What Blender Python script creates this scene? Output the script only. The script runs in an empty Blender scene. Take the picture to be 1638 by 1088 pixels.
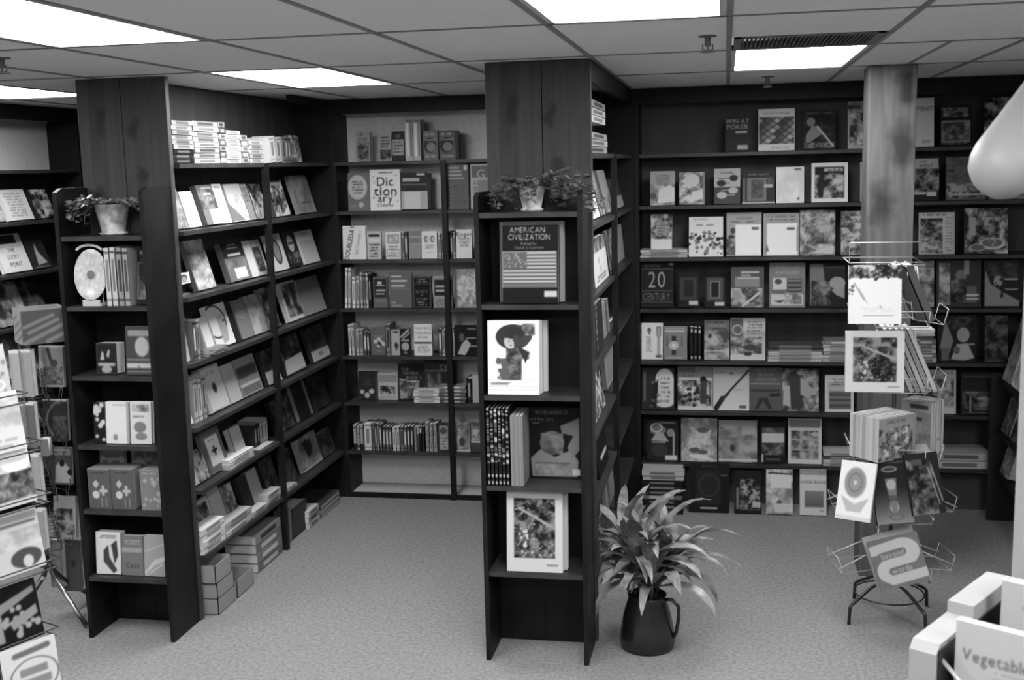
import bpy, math, random
import numpy as np
from mathutils import Vector, Matrix
random.seed(7)
S = bpy.context.scene
COL = S.collection
# ---------------------------------------------------------------- camera
ZC = 2.778                                   # ceiling height (floor is z = 0)
YAW, PITCH, ROLL, FPX = -0.186662, 0.151172, -0.0246747, 1829.9
CAM = np.array([0.600318, -3.958008, ZC - 0.472432])
_f = np.array([math.sin(YAW)*math.cos(PITCH), math.cos(YAW)*math.cos(PITCH), -math.sin(PITCH)])
_r = np.array([math.cos(YAW), -math.sin(YAW), 0.0])
_u = np.cross(_r, _f)
CR = math.cos(ROLL)*_r + math.sin(ROLL)*_u
CU = -math.sin(ROLL)*_r + math.cos(ROLL)*_u
CF = _f
cd = bpy.data.cameras.new('camera'); cam = bpy.data.objects.new('camera', cd); COL.objects.link(cam)
M = Matrix(((CR[0], CU[0], -CF[0], CAM[0]), (CR[1], CU[1], -CF[1], CAM[1]), (CR[2], CU[2], -CF[2], CAM[2]), (0, 0, 0, 1)))
cam.matrix_world = M
cd.sensor_width = 36.0; cd.lens = FPX/1638*36.0; cd.clip_start = 0.05
cd.dof.use_dof = True; cd.dof.focus_distance = 6.3; cd.dof.aperture_fstop = 8.0
S.camera = cam
# ---------------------------------------------------------------- world, exposure
w = bpy.data.worlds.new('world'); S.world = w; w.use_nodes = True
w.node_tree.nodes['Background'].inputs[0].default_value = (1, 1, 1, 1)
w.node_tree.nodes['Background'].inputs[1].default_value = 0.35
S.view_settings.view_transform = 'Standard'; S.view_settings.look = 'None'
S.view_settings.exposure = 0.0; S.view_settings.gamma = 1.0; S.view_settings.use_curve_mapping = False
LIGHT_W = 27.5                                # emission of the ceiling diffusers


def at(u, v, ax, val):
    """the point of the plane (axis ax = val) that stands at image point u, v of the photograph"""
    d = CR*(u-819)/FPX - CU*(v-544)/FPX + CF
    t = (val - CAM[ax])/d[ax]
    return CAM + t*d


def px(p):
    d = np.array(p, float) - CAM; z = d @ CF
    return 819 + FPX*(d @ CR)/z, 544 - FPX*(d @ CU)/z

# ---------------------------------------------------------------- materials
MATS = {}


def mat(name, g, rough=0.6, spec=0.4, emit=None, metal=0.0, noise=None, bump=None, grain=None):
    if name in MATS: return MATS[name]
    m = bpy.data.materials.new(name); m.use_nodes = True; nt = m.node_tree
    b = nt.nodes['Principled BSDF']
    b.inputs['Base Color'].default_value = (g, g, g, 1)
    b.inputs['Roughness'].default_value = rough
    b.inputs['Specular IOR Level'].default_value = spec
    b.inputs['Metallic'].default_value = metal
    if emit is not None:
        b.inputs['Emission Color'].default_value = (1, 1, 1, 1); b.inputs['Emission Strength'].default_value = emit
    if noise or bump:
        tc = nt.nodes.new('ShaderNodeTexCoord'); mp = nt.nodes.new('ShaderNodeMapping')
        nt.links.new(tc.outputs['Object'], mp.inputs['Vector'])
        nz = nt.nodes.new('ShaderNodeTexNoise'); nt.links.new(mp.outputs[0], nz.inputs['Vector'])
        nz.inputs['Detail'].default_value = 5
        sc, lo, hi = noise if noise else (bump[0], g, g)
        nz.inputs['Scale'].default_value = sc
        if grain: mp.inputs['Scale'].default_value = grain
        if noise:
            r = nt.nodes.new('ShaderNodeValToRGB'); nt.links.new(nz.outputs['Fac'], r.inputs[0])
            r.color_ramp.elements[0].position = 0.32; r.color_ramp.elements[1].position = 0.68
            r.color_ramp.elements[0].color = (lo, lo, lo, 1); r.color_ramp.elements[1].color = (hi, hi, hi, 1)
            nt.links.new(r.outputs[0], b.inputs['Base Color'])
        if bump:
            n2 = nt.nodes.new('ShaderNodeTexNoise'); nt.links.new(mp.outputs[0], n2.inputs['Vector']); n2.inputs['Scale'].default_value = bump[0]
            bp = nt.nodes.new('ShaderNodeBump'); bp.inputs['Strength'].default_value = bump[1]; bp.inputs['Distance'].default_value = 0.01
            nt.links.new(n2.outputs['Fac'], bp.inputs['Height']); nt.links.new(bp.outputs[0], b.inputs['Normal'])
    MATS[name] = m
    return m


def knotty(name, lo, hi, knots):
    """stained boards with long grain and dark knots at given places of the board (object coordinates x, z, radius)"""
    m = mat(name, hi, 0.55, 0.35); nt = m.node_tree; b = nt.nodes['Principled BSDF']; N = nt.nodes.new; Lk = nt.links.new
    tc = N('ShaderNodeTexCoord'); mp = N('ShaderNodeMapping'); mp.inputs['Scale'].default_value = (14, 14, 0.9)
    Lk(tc.outputs['Object'], mp.inputs['Vector'])
    nz = N('ShaderNodeTexNoise'); nz.inputs['Scale'].default_value = 1.6; nz.inputs['Detail'].default_value = 6; nz.inputs['Distortion'].default_value = 0.6
    Lk(mp.outputs[0], nz.inputs['Vector'])
    r = N('ShaderNodeValToRGB'); r.color_ramp.elements[0].position = 0.3; r.color_ramp.elements[1].position = 0.7
    r.color_ramp.elements[0].color = (lo, lo, lo, 1); r.color_ramp.elements[1].color = (hi, hi, hi, 1)
    Lk(nz.outputs['Fac'], r.inputs[0]); out = r.outputs[0]
    wn = N('ShaderNodeTexNoise'); wn.inputs['Scale'].default_value = 9.0; Lk(tc.outputs['Object'], wn.inputs['Vector'])
    wv = N('ShaderNodeVectorMath'); wv.operation = 'MULTIPLY_ADD'; wv.inputs[1].default_value = (.10, 0, .16); Lk(wn.outputs['Color'], wv.inputs[0]); Lk(tc.outputs['Object'], wv.inputs[2])
    for kx, kz, kr in knots:
        sub = N('ShaderNodeVectorMath'); sub.operation = 'SUBTRACT'; sub.inputs[1].default_value = (kx+.05, 0, kz+.08); Lk(wv.outputs[0], sub.inputs[0])
        mul = N('ShaderNodeVectorMath'); mul.operation = 'MULTIPLY'; mul.inputs[1].default_value = (1.0, 0, .6); Lk(sub.outputs[0], mul.inputs[0])
        ln = N('ShaderNodeVectorMath'); ln.operation = 'LENGTH'; Lk(mul.outputs[0], ln.inputs[0])
        mr = N('ShaderNodeMapRange'); mr.inputs[1].default_value = kr*.35; mr.inputs[2].default_value = kr; mr.inputs[3].default_value = 0.28; mr.inputs[4].default_value = 1.0; Lk(ln.outputs['Value'], mr.inputs[0])
        mx = N('ShaderNodeMix'); mx.data_type = 'RGBA'; mx.blend_type = 'MULTIPLY'; mx.inputs[0].default_value = 1.0
        Lk(out, mx.inputs[6]); Lk(mr.outputs[0], mx.inputs[7]); out = mx.outputs[2]
    Lk(out, b.inputs['Base Color'])
    return m


WOOD = mat('dark_stained_wood', 0.012, 0.5, 0.2, noise=(6, 0.004, 0.010), grain=(1, 1, 1))
EDGE = mat('shelf_board_wood', 0.03, 0.45, 0.35, noise=(8, 0.018, 0.038))
COLW = knotty('column_boards', 0.026, 0.056, [(-.12, 2.56, .05), (.05, 2.52, .045), (.09, 2.30, .04), (-.14, 2.2, .04), (-.06, .5, .04)])
PILW = knotty('pillar_boards', 0.06, 0.115, [(.06, 2.66, .06), (.05, 2.36, .085), (-.04, 2.05, .09), (.05, 1.7, .05), (-.05, 1.2, .06)])
PANEL = mat('wood_back_panel', 0.02, 0.6, 0.25, noise=(3, 0.034, 0.058), grain=(3, 3, 0.6))
LITEP = mat('pale_wall_panel', 0.6, 0.85, 0.2, noise=(60, 0.56, 0.66))
CARPET = mat('carpet', 0.3, 0.95, 0.1, noise=(55, 0.215, 0.335), bump=(260, 0.9))
WALL = mat('wall_paint', 0.16, 0.85, 0.2, noise=(40, 0.145, 0.175))
TILE = mat('ceiling_tile', 0.74, 0.9, 0.1, noise=(90, 0.68, 0.78), bump=(150, 0.25))
GRIDM = mat('ceiling_grid_metal', 0.22, 0.6, 0.3)
DIFF = mat('light_diffuser', 0.8, 0.5, 0.3, emit=LIGHT_W)
FRAMEM = mat('light_frame', 0.5, 0.5, 0.3)
PAPER = mat('paper_edges', 0.55, 0.8, 0.2, noise=(300, 0.42, 0.66), grain=(0.1, 6, 0.1))
WIRE = mat('pale_wire', 0.42, 0.35, 0.5, metal=0.3)
DWIRE = mat('dark_wire', 0.03, 0.4, 0.5)
BLACKM = mat('black_enamel', 0.012, 0.35, 0.5)
CHROME = mat('chrome', 0.75, 0.2, 0.5, metal=0.9)
WHITEP = mat('white_paint', 0.30, 0.5, 0.4)
POTD = mat('dark_glaze', 0.012, 0.22, 0.6)
SOIL = mat('soil', 0.02, 0.95, 0.1)
LEAF = mat('long_leaf', 0.12, 0.4, 0.45, noise=(16, 0.06, 0.26))
LEAFI = mat('ivy_leaf', 0.05, 0.5, 0.4, noise=(30, 0.03, 0.16))
ART = bpy.data.materials.new('printed_cover'); ART.use_nodes = True
_n = ART.node_tree; _a = _n.nodes.new('ShaderNodeVertexColor'); _a.layer_name = 'print'
_n.links.new(_a.outputs['Color'], _n.nodes['Principled BSDF'].inputs['Base Color'])
_n.nodes['Principled BSDF'].inputs['Roughness'].default_value = 0.5
_n.nodes['Principled BSDF'].inputs['Specular IOR Level'].default_value = 0.1

# ---------------------------------------------------------------- mesh helpers


class MB:
    def __init__(s): s.v = []; s.f = []

    def box(s, x0, x1, y0, y1, z0, z1, m=None):
        n = len(s.v)
        p = [(x, y, z) for z in (z0, z1) for y in (y0, y1) for x in (x0, x1)]
        if m is not None: p = [tuple(m @ Vector(q)) for q in p]
        s.v += p
        s.f += [tuple(n+i for i in q) for q in ((0, 2, 3, 1), (4, 5, 7, 6), (0, 1, 5, 4), (2, 6, 7, 3), (0, 4, 6, 2), (1, 3, 7, 5))]
        return s

    def tube(s, pts, r, seg=8, cap=True, taper=None):
        pts = [Vector(p) for p in pts]; n0 = len(s.v); up = Vector((0, 0, 1)); prev = None
        for i, p in enumerate(pts):
            t = (pts[min(i+1, len(pts)-1)] - pts[max(i-1, 0)]).normalized()
            a = prev if prev is not None else (up.cross(t) if abs(t.z) < 0.95 else Vector((1, 0, 0)).cross(t))
            a = (a - t*a.dot(t)).normalized(); prev = a; b = t.cross(a)
            rr = r if taper is None else r*taper[i]
            for k in range(seg):
                an = 2*math.pi*k/seg; s.v.append(tuple(p + a*rr*math.cos(an) + b*rr*math.sin(an)))
        for i in range(len(pts)-1):
            for k in range(seg):
                a0 = n0+i*seg+k; a1 = n0+i*seg+(k+1) % seg
                s.f.append((a0, a1, a1+seg, a0+seg))
        if cap:
            s.f.append(tuple(n0+k for k in range(seg))[::-1]); s.f.append(tuple(n0+(len(pts)-1)*seg+k for k in range(seg)))
        return s

    def lathe(s, prof, c=(0, 0, 0), seg=28, ell=(1, 1)):
        n0 = len(s.v)
        for r, z in prof:
            for k in range(seg):
                an = 2*math.pi*k/seg; s.v.append((c[0]+r*ell[0]*math.cos(an), c[1]+r*ell[1]*math.sin(an), c[2]+z))
        for i in range(len(prof)-1):
            for k in range(seg):
                a0 = n0+i*seg+k; a1 = n0+i*seg+(k+1) % seg
                s.f.append((a0, a1, a1+seg, a0+seg))
        s.f.append(tuple(n0+k for k in range(seg))[::-1]); s.f.append(tuple(n0+(len(prof)-1)*seg+k for k in range(seg)))
        return s

    def prism(s, pts, z0, z1):
        n = len(pts); n0 = len(s.v)
        s.v += [(x, y, z0) for x, y in pts] + [(x, y, z1) for x, y in pts]
        s.f.append(tuple(n0+i for i in range(n))[::-1]); s.f.append(tuple(n0+n+i for i in range(n)))
        for i in range(n):
            j = (i+1) % n; s.f.append((n0+i, n0+j, n0+n+j, n0+n+i))
        return s

    def build(s, name, m, parent=None, smooth=False, bevel=0.0):
        me = bpy.data.meshes.new(name); me.from_pydata(s.v, [], s.f); me.materials.append(m); me.update()
        if smooth: me.polygons.foreach_set('use_smooth', [True]*len(me.polygons))
        o = bpy.data.objects.new(name, me); COL.objects.link(o)
        if parent is not None: o.parent = parent
        if bevel:
            b = o.modifiers.new('bevel', 'BEVEL'); b.width = bevel; b.segments = 2; b.limit_method = 'ANGLE'
        return o


def tag(o, label=None, cat=None, group=None, kind=None):
    if label: o['label'] = label
    if cat: o['category'] = cat
    if group: o['group'] = group
    if kind: o['kind'] = kind
    return o


def empty(name, loc, rz=0.0):
    o = bpy.data.objects.new(name, None); o.empty_display_size = 0.05; COL.objects.link(o); o.location = loc; o.rotation_euler = (0, 0, rz); return o


def struct(name, mb, m): return tag(mb.build(name, m), kind='structure')

# ---------------------------------------------------------------- printed covers
GLYPH = {}


def glyph(ch):
    if ch in GLYPH: return GLYPH[ch]
    cu = bpy.data.curves.new('g', 'FONT'); cu.body = ch; cu.resolution_u = 3
    o = bpy.data.objects.new('g', cu); COL.objects.link(o)
    dg = bpy.context.evaluated_depsgraph_get(); dg.update()
    me = o.evaluated_get(dg).to_mesh(); me.calc_loop_triangles()
    H = 48; sc = 44.0
    if len(me.vertices) == 0:
        GLYPH[ch] = np.zeros((H, 14)); bpy.data.objects.remove(o); return GLYPH[ch]
    co = np.array([v.co[:2] for v in me.vertices]); x0, x1 = co[:, 0].min(), co[:, 0].max()
    W = int((x1-x0)*sc)+6; im = np.zeros((H, W))
    yy, xx = np.mgrid[0:H, 0:W]; X = (xx+0.5-3)/sc + x0; Y = (H-yy-0.5-12)/sc
    for t in me.loop_triangles:
        a, b, c = co[list(t.vertices)]
        d = (b[1]-c[1])*(a[0]-c[0])+(c[0]-b[0])*(a[1]-c[1])
        if abs(d) < 1e-12: continue
        l1 = ((b[1]-c[1])*(X-c[0])+(c[0]-b[0])*(Y-c[1]))/d; l2 = ((c[1]-a[1])*(X-c[0])+(a[0]-c[0])*(Y-c[1]))/d
        im[(l1 >= -1e-6) & (l2 >= -1e-6) & (l1+l2 <= 1+1e-6)] = 1
    o.evaluated_get(dg).to_mesh_clear(); bpy.data.objects.remove(o); bpy.data.curves.remove(cu)
    GLYPH[ch] = im
    return im


def smooth_noise(h, w, n, rs):
    n = max(2, n); g = rs.rand(n+2, max(3, int(n*w/h))+2)
    yy = np.linspace(0, n, h); xx = np.linspace(0, g.shape[1]-2.001, w)
    yi = yy.astype(int); xi = xx.astype(int); fy = (yy-yi)[:, None]; fx = (xx-xi)[None]
    fy = fy*fy*(3-2*fy); fx = fx*fx*(3-2*fx)
    a = g[yi][:, xi]; b = g[yi][:, xi+1]; c = g[yi+1][:, xi]; d = g[yi+1][:, xi+1]
    return a*(1-fx)*(1-fy)+b*fx*(1-fy)+c*(1-fx)*fy+d*fx*fy


def paint(art, nx, nz, aspect):
    """rasterise a cover design (grey values 0..100) on an nx * nz grid; aspect = width / height"""
    SS = 3; W = nx*SS; H = nz*SS
    im = np.full((H, W), 50.0)
    yy, xx = np.mgrid[0:H, 0:W]; X = (xx+0.5)/W; Y = (yy+0.5)/H
    for op in art.split(';'):
        t = op.split()
        if not t: continue
        k = t[0]
        if k == 'T':
            txt = t[1].replace('_', ' '); cx, cy, h, g = map(float, t[2:6]); rot = float(t[6]) if len(t) > 6 else 0; ws = float(t[7]) if len(t) > 7 else 1.0
            gl = [glyph(c) for c in txt]
            big = np.concatenate(gl, 1); bh, bw = big.shape
            capH = 31.0
            # cell size in units of cover height
            u = h/capH
            dx = (X-cx)*aspect; dy = Y-cy; a = math.radians(rot)
            px_ = (dx*math.cos(a)-dy*math.sin(a))/(u*ws)+bw/2; py_ = (dx*math.sin(a)+dy*math.cos(a))/u+20.5
            ok = (px_ >= 0) & (px_ < bw) & (py_ >= 0) & (py_ < bh)
            pi = np.clip(px_.astype(int), 0, bw-1); pj = np.clip(py_.astype(int), 0, bh-1)
            m = ok & (big[pj, pi] > 0.5); im[m] = g; continue
        p = list(map(float, t[1:]))
        if k == 'bg': im[:] = p[0]
        elif k == 'R': im[(X >= p[0]) & (X < p[2]) & (Y >= p[1]) & (Y < p[3])] = p[4]
        elif k == 'F':
            wx = p[5]; m = (X >= p[0]) & (X < p[2]) & (Y >= p[1]) & (Y < p[3]); i = (X >= p[0]+wx) & (X < p[2]-wx) & (Y >= p[1]+wx*aspect) & (Y < p[3]-wx*aspect)
            im[m & ~i] = p[4]
        elif k == 'E': im[((X-p[0])/p[2])**2+((Y-p[1])/p[3])**2 < 1] = p[4]
        elif k == 'O':
            d = np.sqrt(((X-p[0])/p[2])**2+((Y-p[1])/p[3])**2); im[(d < 1) & (d > 1-p[4])] = p[5]
        elif k == 'L':
            ax, ay, bx, by = p[0]*aspect, p[1], p[2]*aspect, p[3]; dx, dy = bx-ax, by-ay; L = dx*dx+dy*dy+1e-9
            tt = np.clip(((X*aspect-ax)*dx+(Y-ay)*dy)/L, 0, 1)
            im[np.hypot(X*aspect-ax-tt*dx, Y-ay-tt*dy) < p[4]/2] = p[5]
        elif k == 'P':
            q = p[1:]; pts = list(zip(q[0::2], q[1::2])); ins = np.zeros((H, W), bool)
            for i in range(len(pts)):
                (x1, y1), (x2, y2) = pts[i], pts[(i+1) % len(pts)]
                if y1 == y2: continue
                c = ((y1 > Y) != (y2 > Y)) & (X < (x2-x1)*(Y-y1)/(y2-y1)+x1); ins ^= c
            im[ins] = p[0]
        elif k == 'N':
            x0, y0, x1, y1, lo, hi, n, sd = p
            rs = np.random.RandomState(int(sd)); f = 0.42*smooth_noise(H, W, int(n), rs)+0.33*smooth_noise(H, W, int(n*2.3), rs)+0.25*smooth_noise(H, W, int(n*5.5), rs)
            f = np.clip((f-0.3)/0.4, 0, 1); m = (X >= x0) & (X < x1) & (Y >= y0) & (Y < y1); im[m] = (lo+(hi-lo)*f)[m]
        elif k == 'V':      # tonal ramp printed top to bottom (posters, skies)
            x0, y0, x1, y1, a, b = p; m = (X >= x0) & (X < x1) & (Y >= y0) & (Y < y1); im[m] = (a+(b-a)*(Y-y0)/(y1-y0))[m]
        elif k == 'B':      # lines of small type: x0 y0 x1 y1 n grey
            x0, y0, x1, y1, n, g = p; n = int(n); st = (y1-y0)/n; rs = np.random.RandomState(int(n*7+g+x0*50))
            for i in range(n):
                a = x0+rs.rand()*0.12*(x1-x0); b = x1-rs.rand()*0.2*(x1-x0); yc = y0+(i+0.5)*st
                m = (X > a) & (X < b) & (abs(Y-yc) < st*0.24); gaps = rs.rand(14) < 0.2
                gi = np.clip(((X-x0)/(x1-x0)*14).astype(int), 0, 13); im[m & ~gaps[gi]] = g
        elif k == 'K':      # lattice of diamonds: x0 y0 x1 y1 n grey width
            x0, y0, x1, y1, n, g, wd = p; m = (X >= x0) & (X < x1) & (Y >= y0) & (Y < y1)
            a = ((X-x0)/(x1-x0)*n+(Y-y0)/(y1-y0)*n) % 1; b = ((X-x0)/(x1-x0)*n-(Y-y0)/(y1-y0)*n) % 1
            rs = np.random.RandomState(3); ca = np.floor((X-x0)/(x1-x0)*n+(Y-y0)/(y1-y0)*n).astype(int); cb = np.floor((X-x0)/(x1-x0)*n-(Y-y0)/(y1-y0)*n).astype(int)
            tone = np.array([30, 48, 60, 40, 72, 35, 55])[(ca*3+cb*5) % 7]; im[m] = tone[m]; im[m & ((a < wd) | (b < wd))] = g
        elif k == 'H':      # horizontal stripes: x0 y0 x1 y1 n g0 g1
            x0, y0, x1, y1, n, g0, g1 = p; m = (X >= x0) & (X < x1) & (Y >= y0) & (Y < y1); s_ = (np.floor((Y-y0)/(y1-y0)*n) % 2) == 0; im[m & s_] = g0; im[m & ~s_] = g1
        elif k == 'S':      # speckle of small spots: x0 y0 x1 y1 count r g seed
            x0, y0, x1, y1, n, r, g, sd = p; rs = np.random.RandomState(int(sd))
            for i in range(int(n)):
                cx = x0+rs.rand()*(x1-x0); cy = y0+rs.rand()*(y1-y0); rr = r*(0.6+0.8*rs.rand()); im[((X-cx)*aspect)**2+(Y-cy)**2 < rr*rr] = g
    im = im.reshape(nz, SS, nx, SS).mean((1, 3))
    return im


def lin(g): return np.clip(np.asarray(g)/100.0, 0.0, 1)**2.3*0.95+0.003


MESHES = {}


def book_mesh(w, h, t, art, spine, base, res, sart=None):
    """a bound book: front cover at y = 0 facing -Y, spine at x = 0; vertices carry the print"""
    key = (round(w, 3), round(h, 3), round(t, 3), art, spine, base, res, sart)
    if key in MESHES: return MESHES[key]
    c = min(0.0028, t*0.16)
    V = []; F = []; C = []; n = 0

    def grid(o, ax, ay, nx, nz, cols):
        nonlocal n
        iu = np.linspace(0, 1, nx+1); iv = np.linspace(0, 1, nz+1)
        UU, VV = np.meshgrid(iu, iv)
        pts = np.array(o)+UU[..., None]*np.array(ax)+VV[..., None]*np.array(ay)
        V.append(pts.reshape(-1, 3))
        j, i = np.mgrid[0:nz, 0:nx]; a = (j*(nx+1)+i).ravel()+n
        F.append(np.stack([a, a+1, a+nx+2, a+nx+1], 1))
        pad = np.pad(cols, ((0, 1), (0, 1)), 'edge'); pad = (pad+np.pad(cols, ((1, 0), (0, 1)), 'edge')+np.pad(cols, ((0, 1), (1, 0)), 'edge')+np.pad(cols, ((1, 0), (1, 0)), 'edge'))/4
        pad = pad if nx*nz > 1 else np.full((nz+1, nx+1), cols.mean())
        C.append(pad.ravel()); n += (nx+1)*(nz+1)

    def quadbox(x0, x1, y0, y1, z0, z1, g, skip=()):
        for nm, o, a, b in (('-y', (x0, y0, z0), (x1-x0, 0, 0), (0, 0, z1-z0)), ('+y', (x1, y1, z0), (x0-x1, 0, 0), (0, 0, z1-z0)),
                            ('-x', (x0, y1, z0), (0, y0-y1, 0), (0, 0, z1-z0)), ('+x', (x1, y0, z0), (0, y1-y0, 0), (0, 0, z1-z0)),
                            ('+z', (x0, y0, z1), (x1-x0, 0, 0), (0, y1-y0, 0)), ('-z', (x0, y1, z0), (x1-x0, 0, 0), (0, y0-y1, 0))):
            if nm in skip: continue
            grid(o, a, b, 1, 1, np.full((1, 1), float(g)))
    if art:
        nx = max(4, int(w*res)); nz = max(4, int(h*res))
        im = paint(art, nx, nz, w/h)[::-1]
        grid((0, 0, 0), (w, 0, 0), (0, 0, h), nx, nz, im)
        quadbox(0, w, 0, c, 0, h, base, ('-y',))
    else: quadbox(0, w, 0, c, 0, h, base)
    quadbox(0, w, t-c, t, 0, h, base)
    if sart:
        nx = max(3, int(t*res*1.2)); nz = max(4, int(h*res))
        im = paint(sart, nx, nz, t/h)[::-1]
        grid((0, t, 0), (0, -t, 0), (0, 0, h), nx, nz, im)
        quadbox(0.0003, c, c, t-c, 0, h, spine)
    else: quadbox(0, c, c, t-c, 0, h, spine)
    V = np.concatenate(V); F = np.concatenate(F); C = lin(np.concatenate(C))
    me = bpy.data.meshes.new('book')
    me.vertices.add(len(V)); me.vertices.foreach_set('co', V.ravel())
    me.loops.add(F.size); me.loops.foreach_set('vertex_index', F.ravel().astype(np.int32))
    me.polygons.add(len(F)); me.polygons.foreach_set('loop_start', np.arange(0, F.size, 4, dtype=np.int32)); me.polygons.foreach_set('loop_total', np.full(len(F), 4, np.int32))
    me.update(calc_edges=True)
    ca = me.color_attributes.new('print', 'FLOAT_COLOR', 'POINT')
    ca.data.foreach_set('color', np.stack([C, C, C, np.ones_like(C)], 1).ravel())
    me.materials.append(ART)
    pb = MB().box(c, w-0.0035, c, t-c, 0.0035, h-0.0035)
    pm = bpy.data.meshes.new('pages'); pm.from_pydata(pb.v, [], pb.f); pm.materials.append(PAPER)
    MESHES[key] = (me, pm)
    return me, pm


USED = {}


def book(loc, w, h, t, label, art=None, base=40, spine=None, rot=(0, 0, 0), group=None, res=260, sart=None, name='book', cat='book'):
    if spine is None: spine = base
    me, pm = book_mesh(max(w, 0.03), max(h, 0.04), max(t, 0.004), art, spine, base, res, sart)
    o = bpy.data.objects.new(name, me); COL.objects.link(o); o.location = loc
    if isinstance(rot, Matrix): o.rotation_euler = rot.to_euler()
    else: o.rotation_euler = rot
    p = bpy.data.objects.new('pages', pm); COL.objects.link(p); p.parent = o
    if group is None and ', ' in label: group = 'books of the ' + label.split(', ')[-2] + ', ' + label.split(', ')[-1]
    USED[label] = USED.get(label, 0)+1
    tag(o, label, cat, group)
    return o


ORD = ['first', 'second', 'third', 'fourth', 'fifth', 'sixth', 'seventh', 'eighth', 'ninth', 'tenth', 'eleventh', 'twelfth', 'thirteenth', 'fourteenth', 'fifteenth', 'sixteenth', 'seventeenth', 'eighteenth', 'nineteenth', 'twentieth']


def Rz(a): return Matrix.Rotation(a, 4, 'Z')
def Rx(a): return Matrix.Rotation(a, 4, 'X')


def bounds(kind, plane, a, b, zs):
    if kind == 'x': lo, hi = (1.368, 3.572) if zs > .01 else (1.37, 3.56)
    elif plane == YB: lo, hi = (-2.012, -.535) if (a+b)/2 < -.2 else (.048, 2.895)
    elif plane == YU: lo, hi = (CX0+.026, CX1-.026) if (a+b)/2 > -1 else (LX0+.026, LX1-.026)
    else: return a, b
    if plane == WX: lo, hi = -.3, 3.54
    return max(a, lo), min(b, hi)


def room_above(plane, zs, a=0.0):
    if zs < .01: return .30
    rowz = (CZ if a > -1 else LZ) if plane == YU else (R_[1:] if (plane == YB and a > -.2) else S_[1:])
    c = [q for q in rowz if q > zs+.12]
    return (min(c)-zs-.030) if c else .6


def put(kind, plane, zs, u0, u1, vt, desc, place, art=None, t=0.028, off=0.04, lean=9, base=40, spine=None, sart=None, group=None, res=260, vm=None, yaw=0.0, name='book', cat='book'):
    """stand a book face-out on the shelf (top at height zs). kind 'y': the case faces -Y, its front plane y = plane; kind 'x': it faces +X, front plane x = plane."""
    L = math.radians(lean); vref = vm if vm else None
    if kind == 'y':
        y = plane+off
        def base_x(u):
            x = at(u, 500, 1, y)[0]
            for _ in range(4):
                v = px((x, y, zs))[1]; x = at(u, v, 1, y)[0]
            return x
        x0, x1 = bounds(kind, plane, base_x(u0), base_x(u1), zs); w = x1-x0
        lo, hi = 0.03, 1.2
        for _ in range(30):
            h = (lo+hi)/2; v = px(((x0+x1)/2, y+h*math.sin(L), zs+h*math.cos(L)))[1]
            if v > vt: lo = h
            else: hi = h
        if zs > .01: h = min(h, (room_above(plane, zs, x0)-t*math.sin(L))/math.cos(L))
        R = Rz(yaw) @ Rx(-L)
        return book((x0, y, zs+t*math.sin(L)+0.001), w, h, t, f'{desc}, {place}', art, base, spine, R, group, res, sart, name, cat)
    else:
        x = plane-off
        def base_y(u):
            y = 2.0
            for _ in range(12):
                v = px((x, y, zs))[1]; y = at(u, v, 0, x)[1]
            return y
        y0, y1 = bounds(kind, plane, base_y(u0), base_y(u1), zs); w = y1-y0
        lo, hi = 0.03, 1.2
        for _ in range(30):
            h = (lo+hi)/2; v = px((x-h*math.sin(L), (y0+y1)/2, zs+h*math.cos(L)))[1]
            if v > vt: lo = h
            else: hi = h
        if zs > .01: h = min(h, (room_above(plane, zs)-t*math.sin(L))/math.cos(L))
        R = Rz(math.pi/2+yaw) @ Rx(-L)
        return book((x, y0, zs+t*math.sin(L)+0.001), w, h, t, f'{desc}, {place}', art, base, spine, R, group, res, sart, name, cat)


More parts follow.
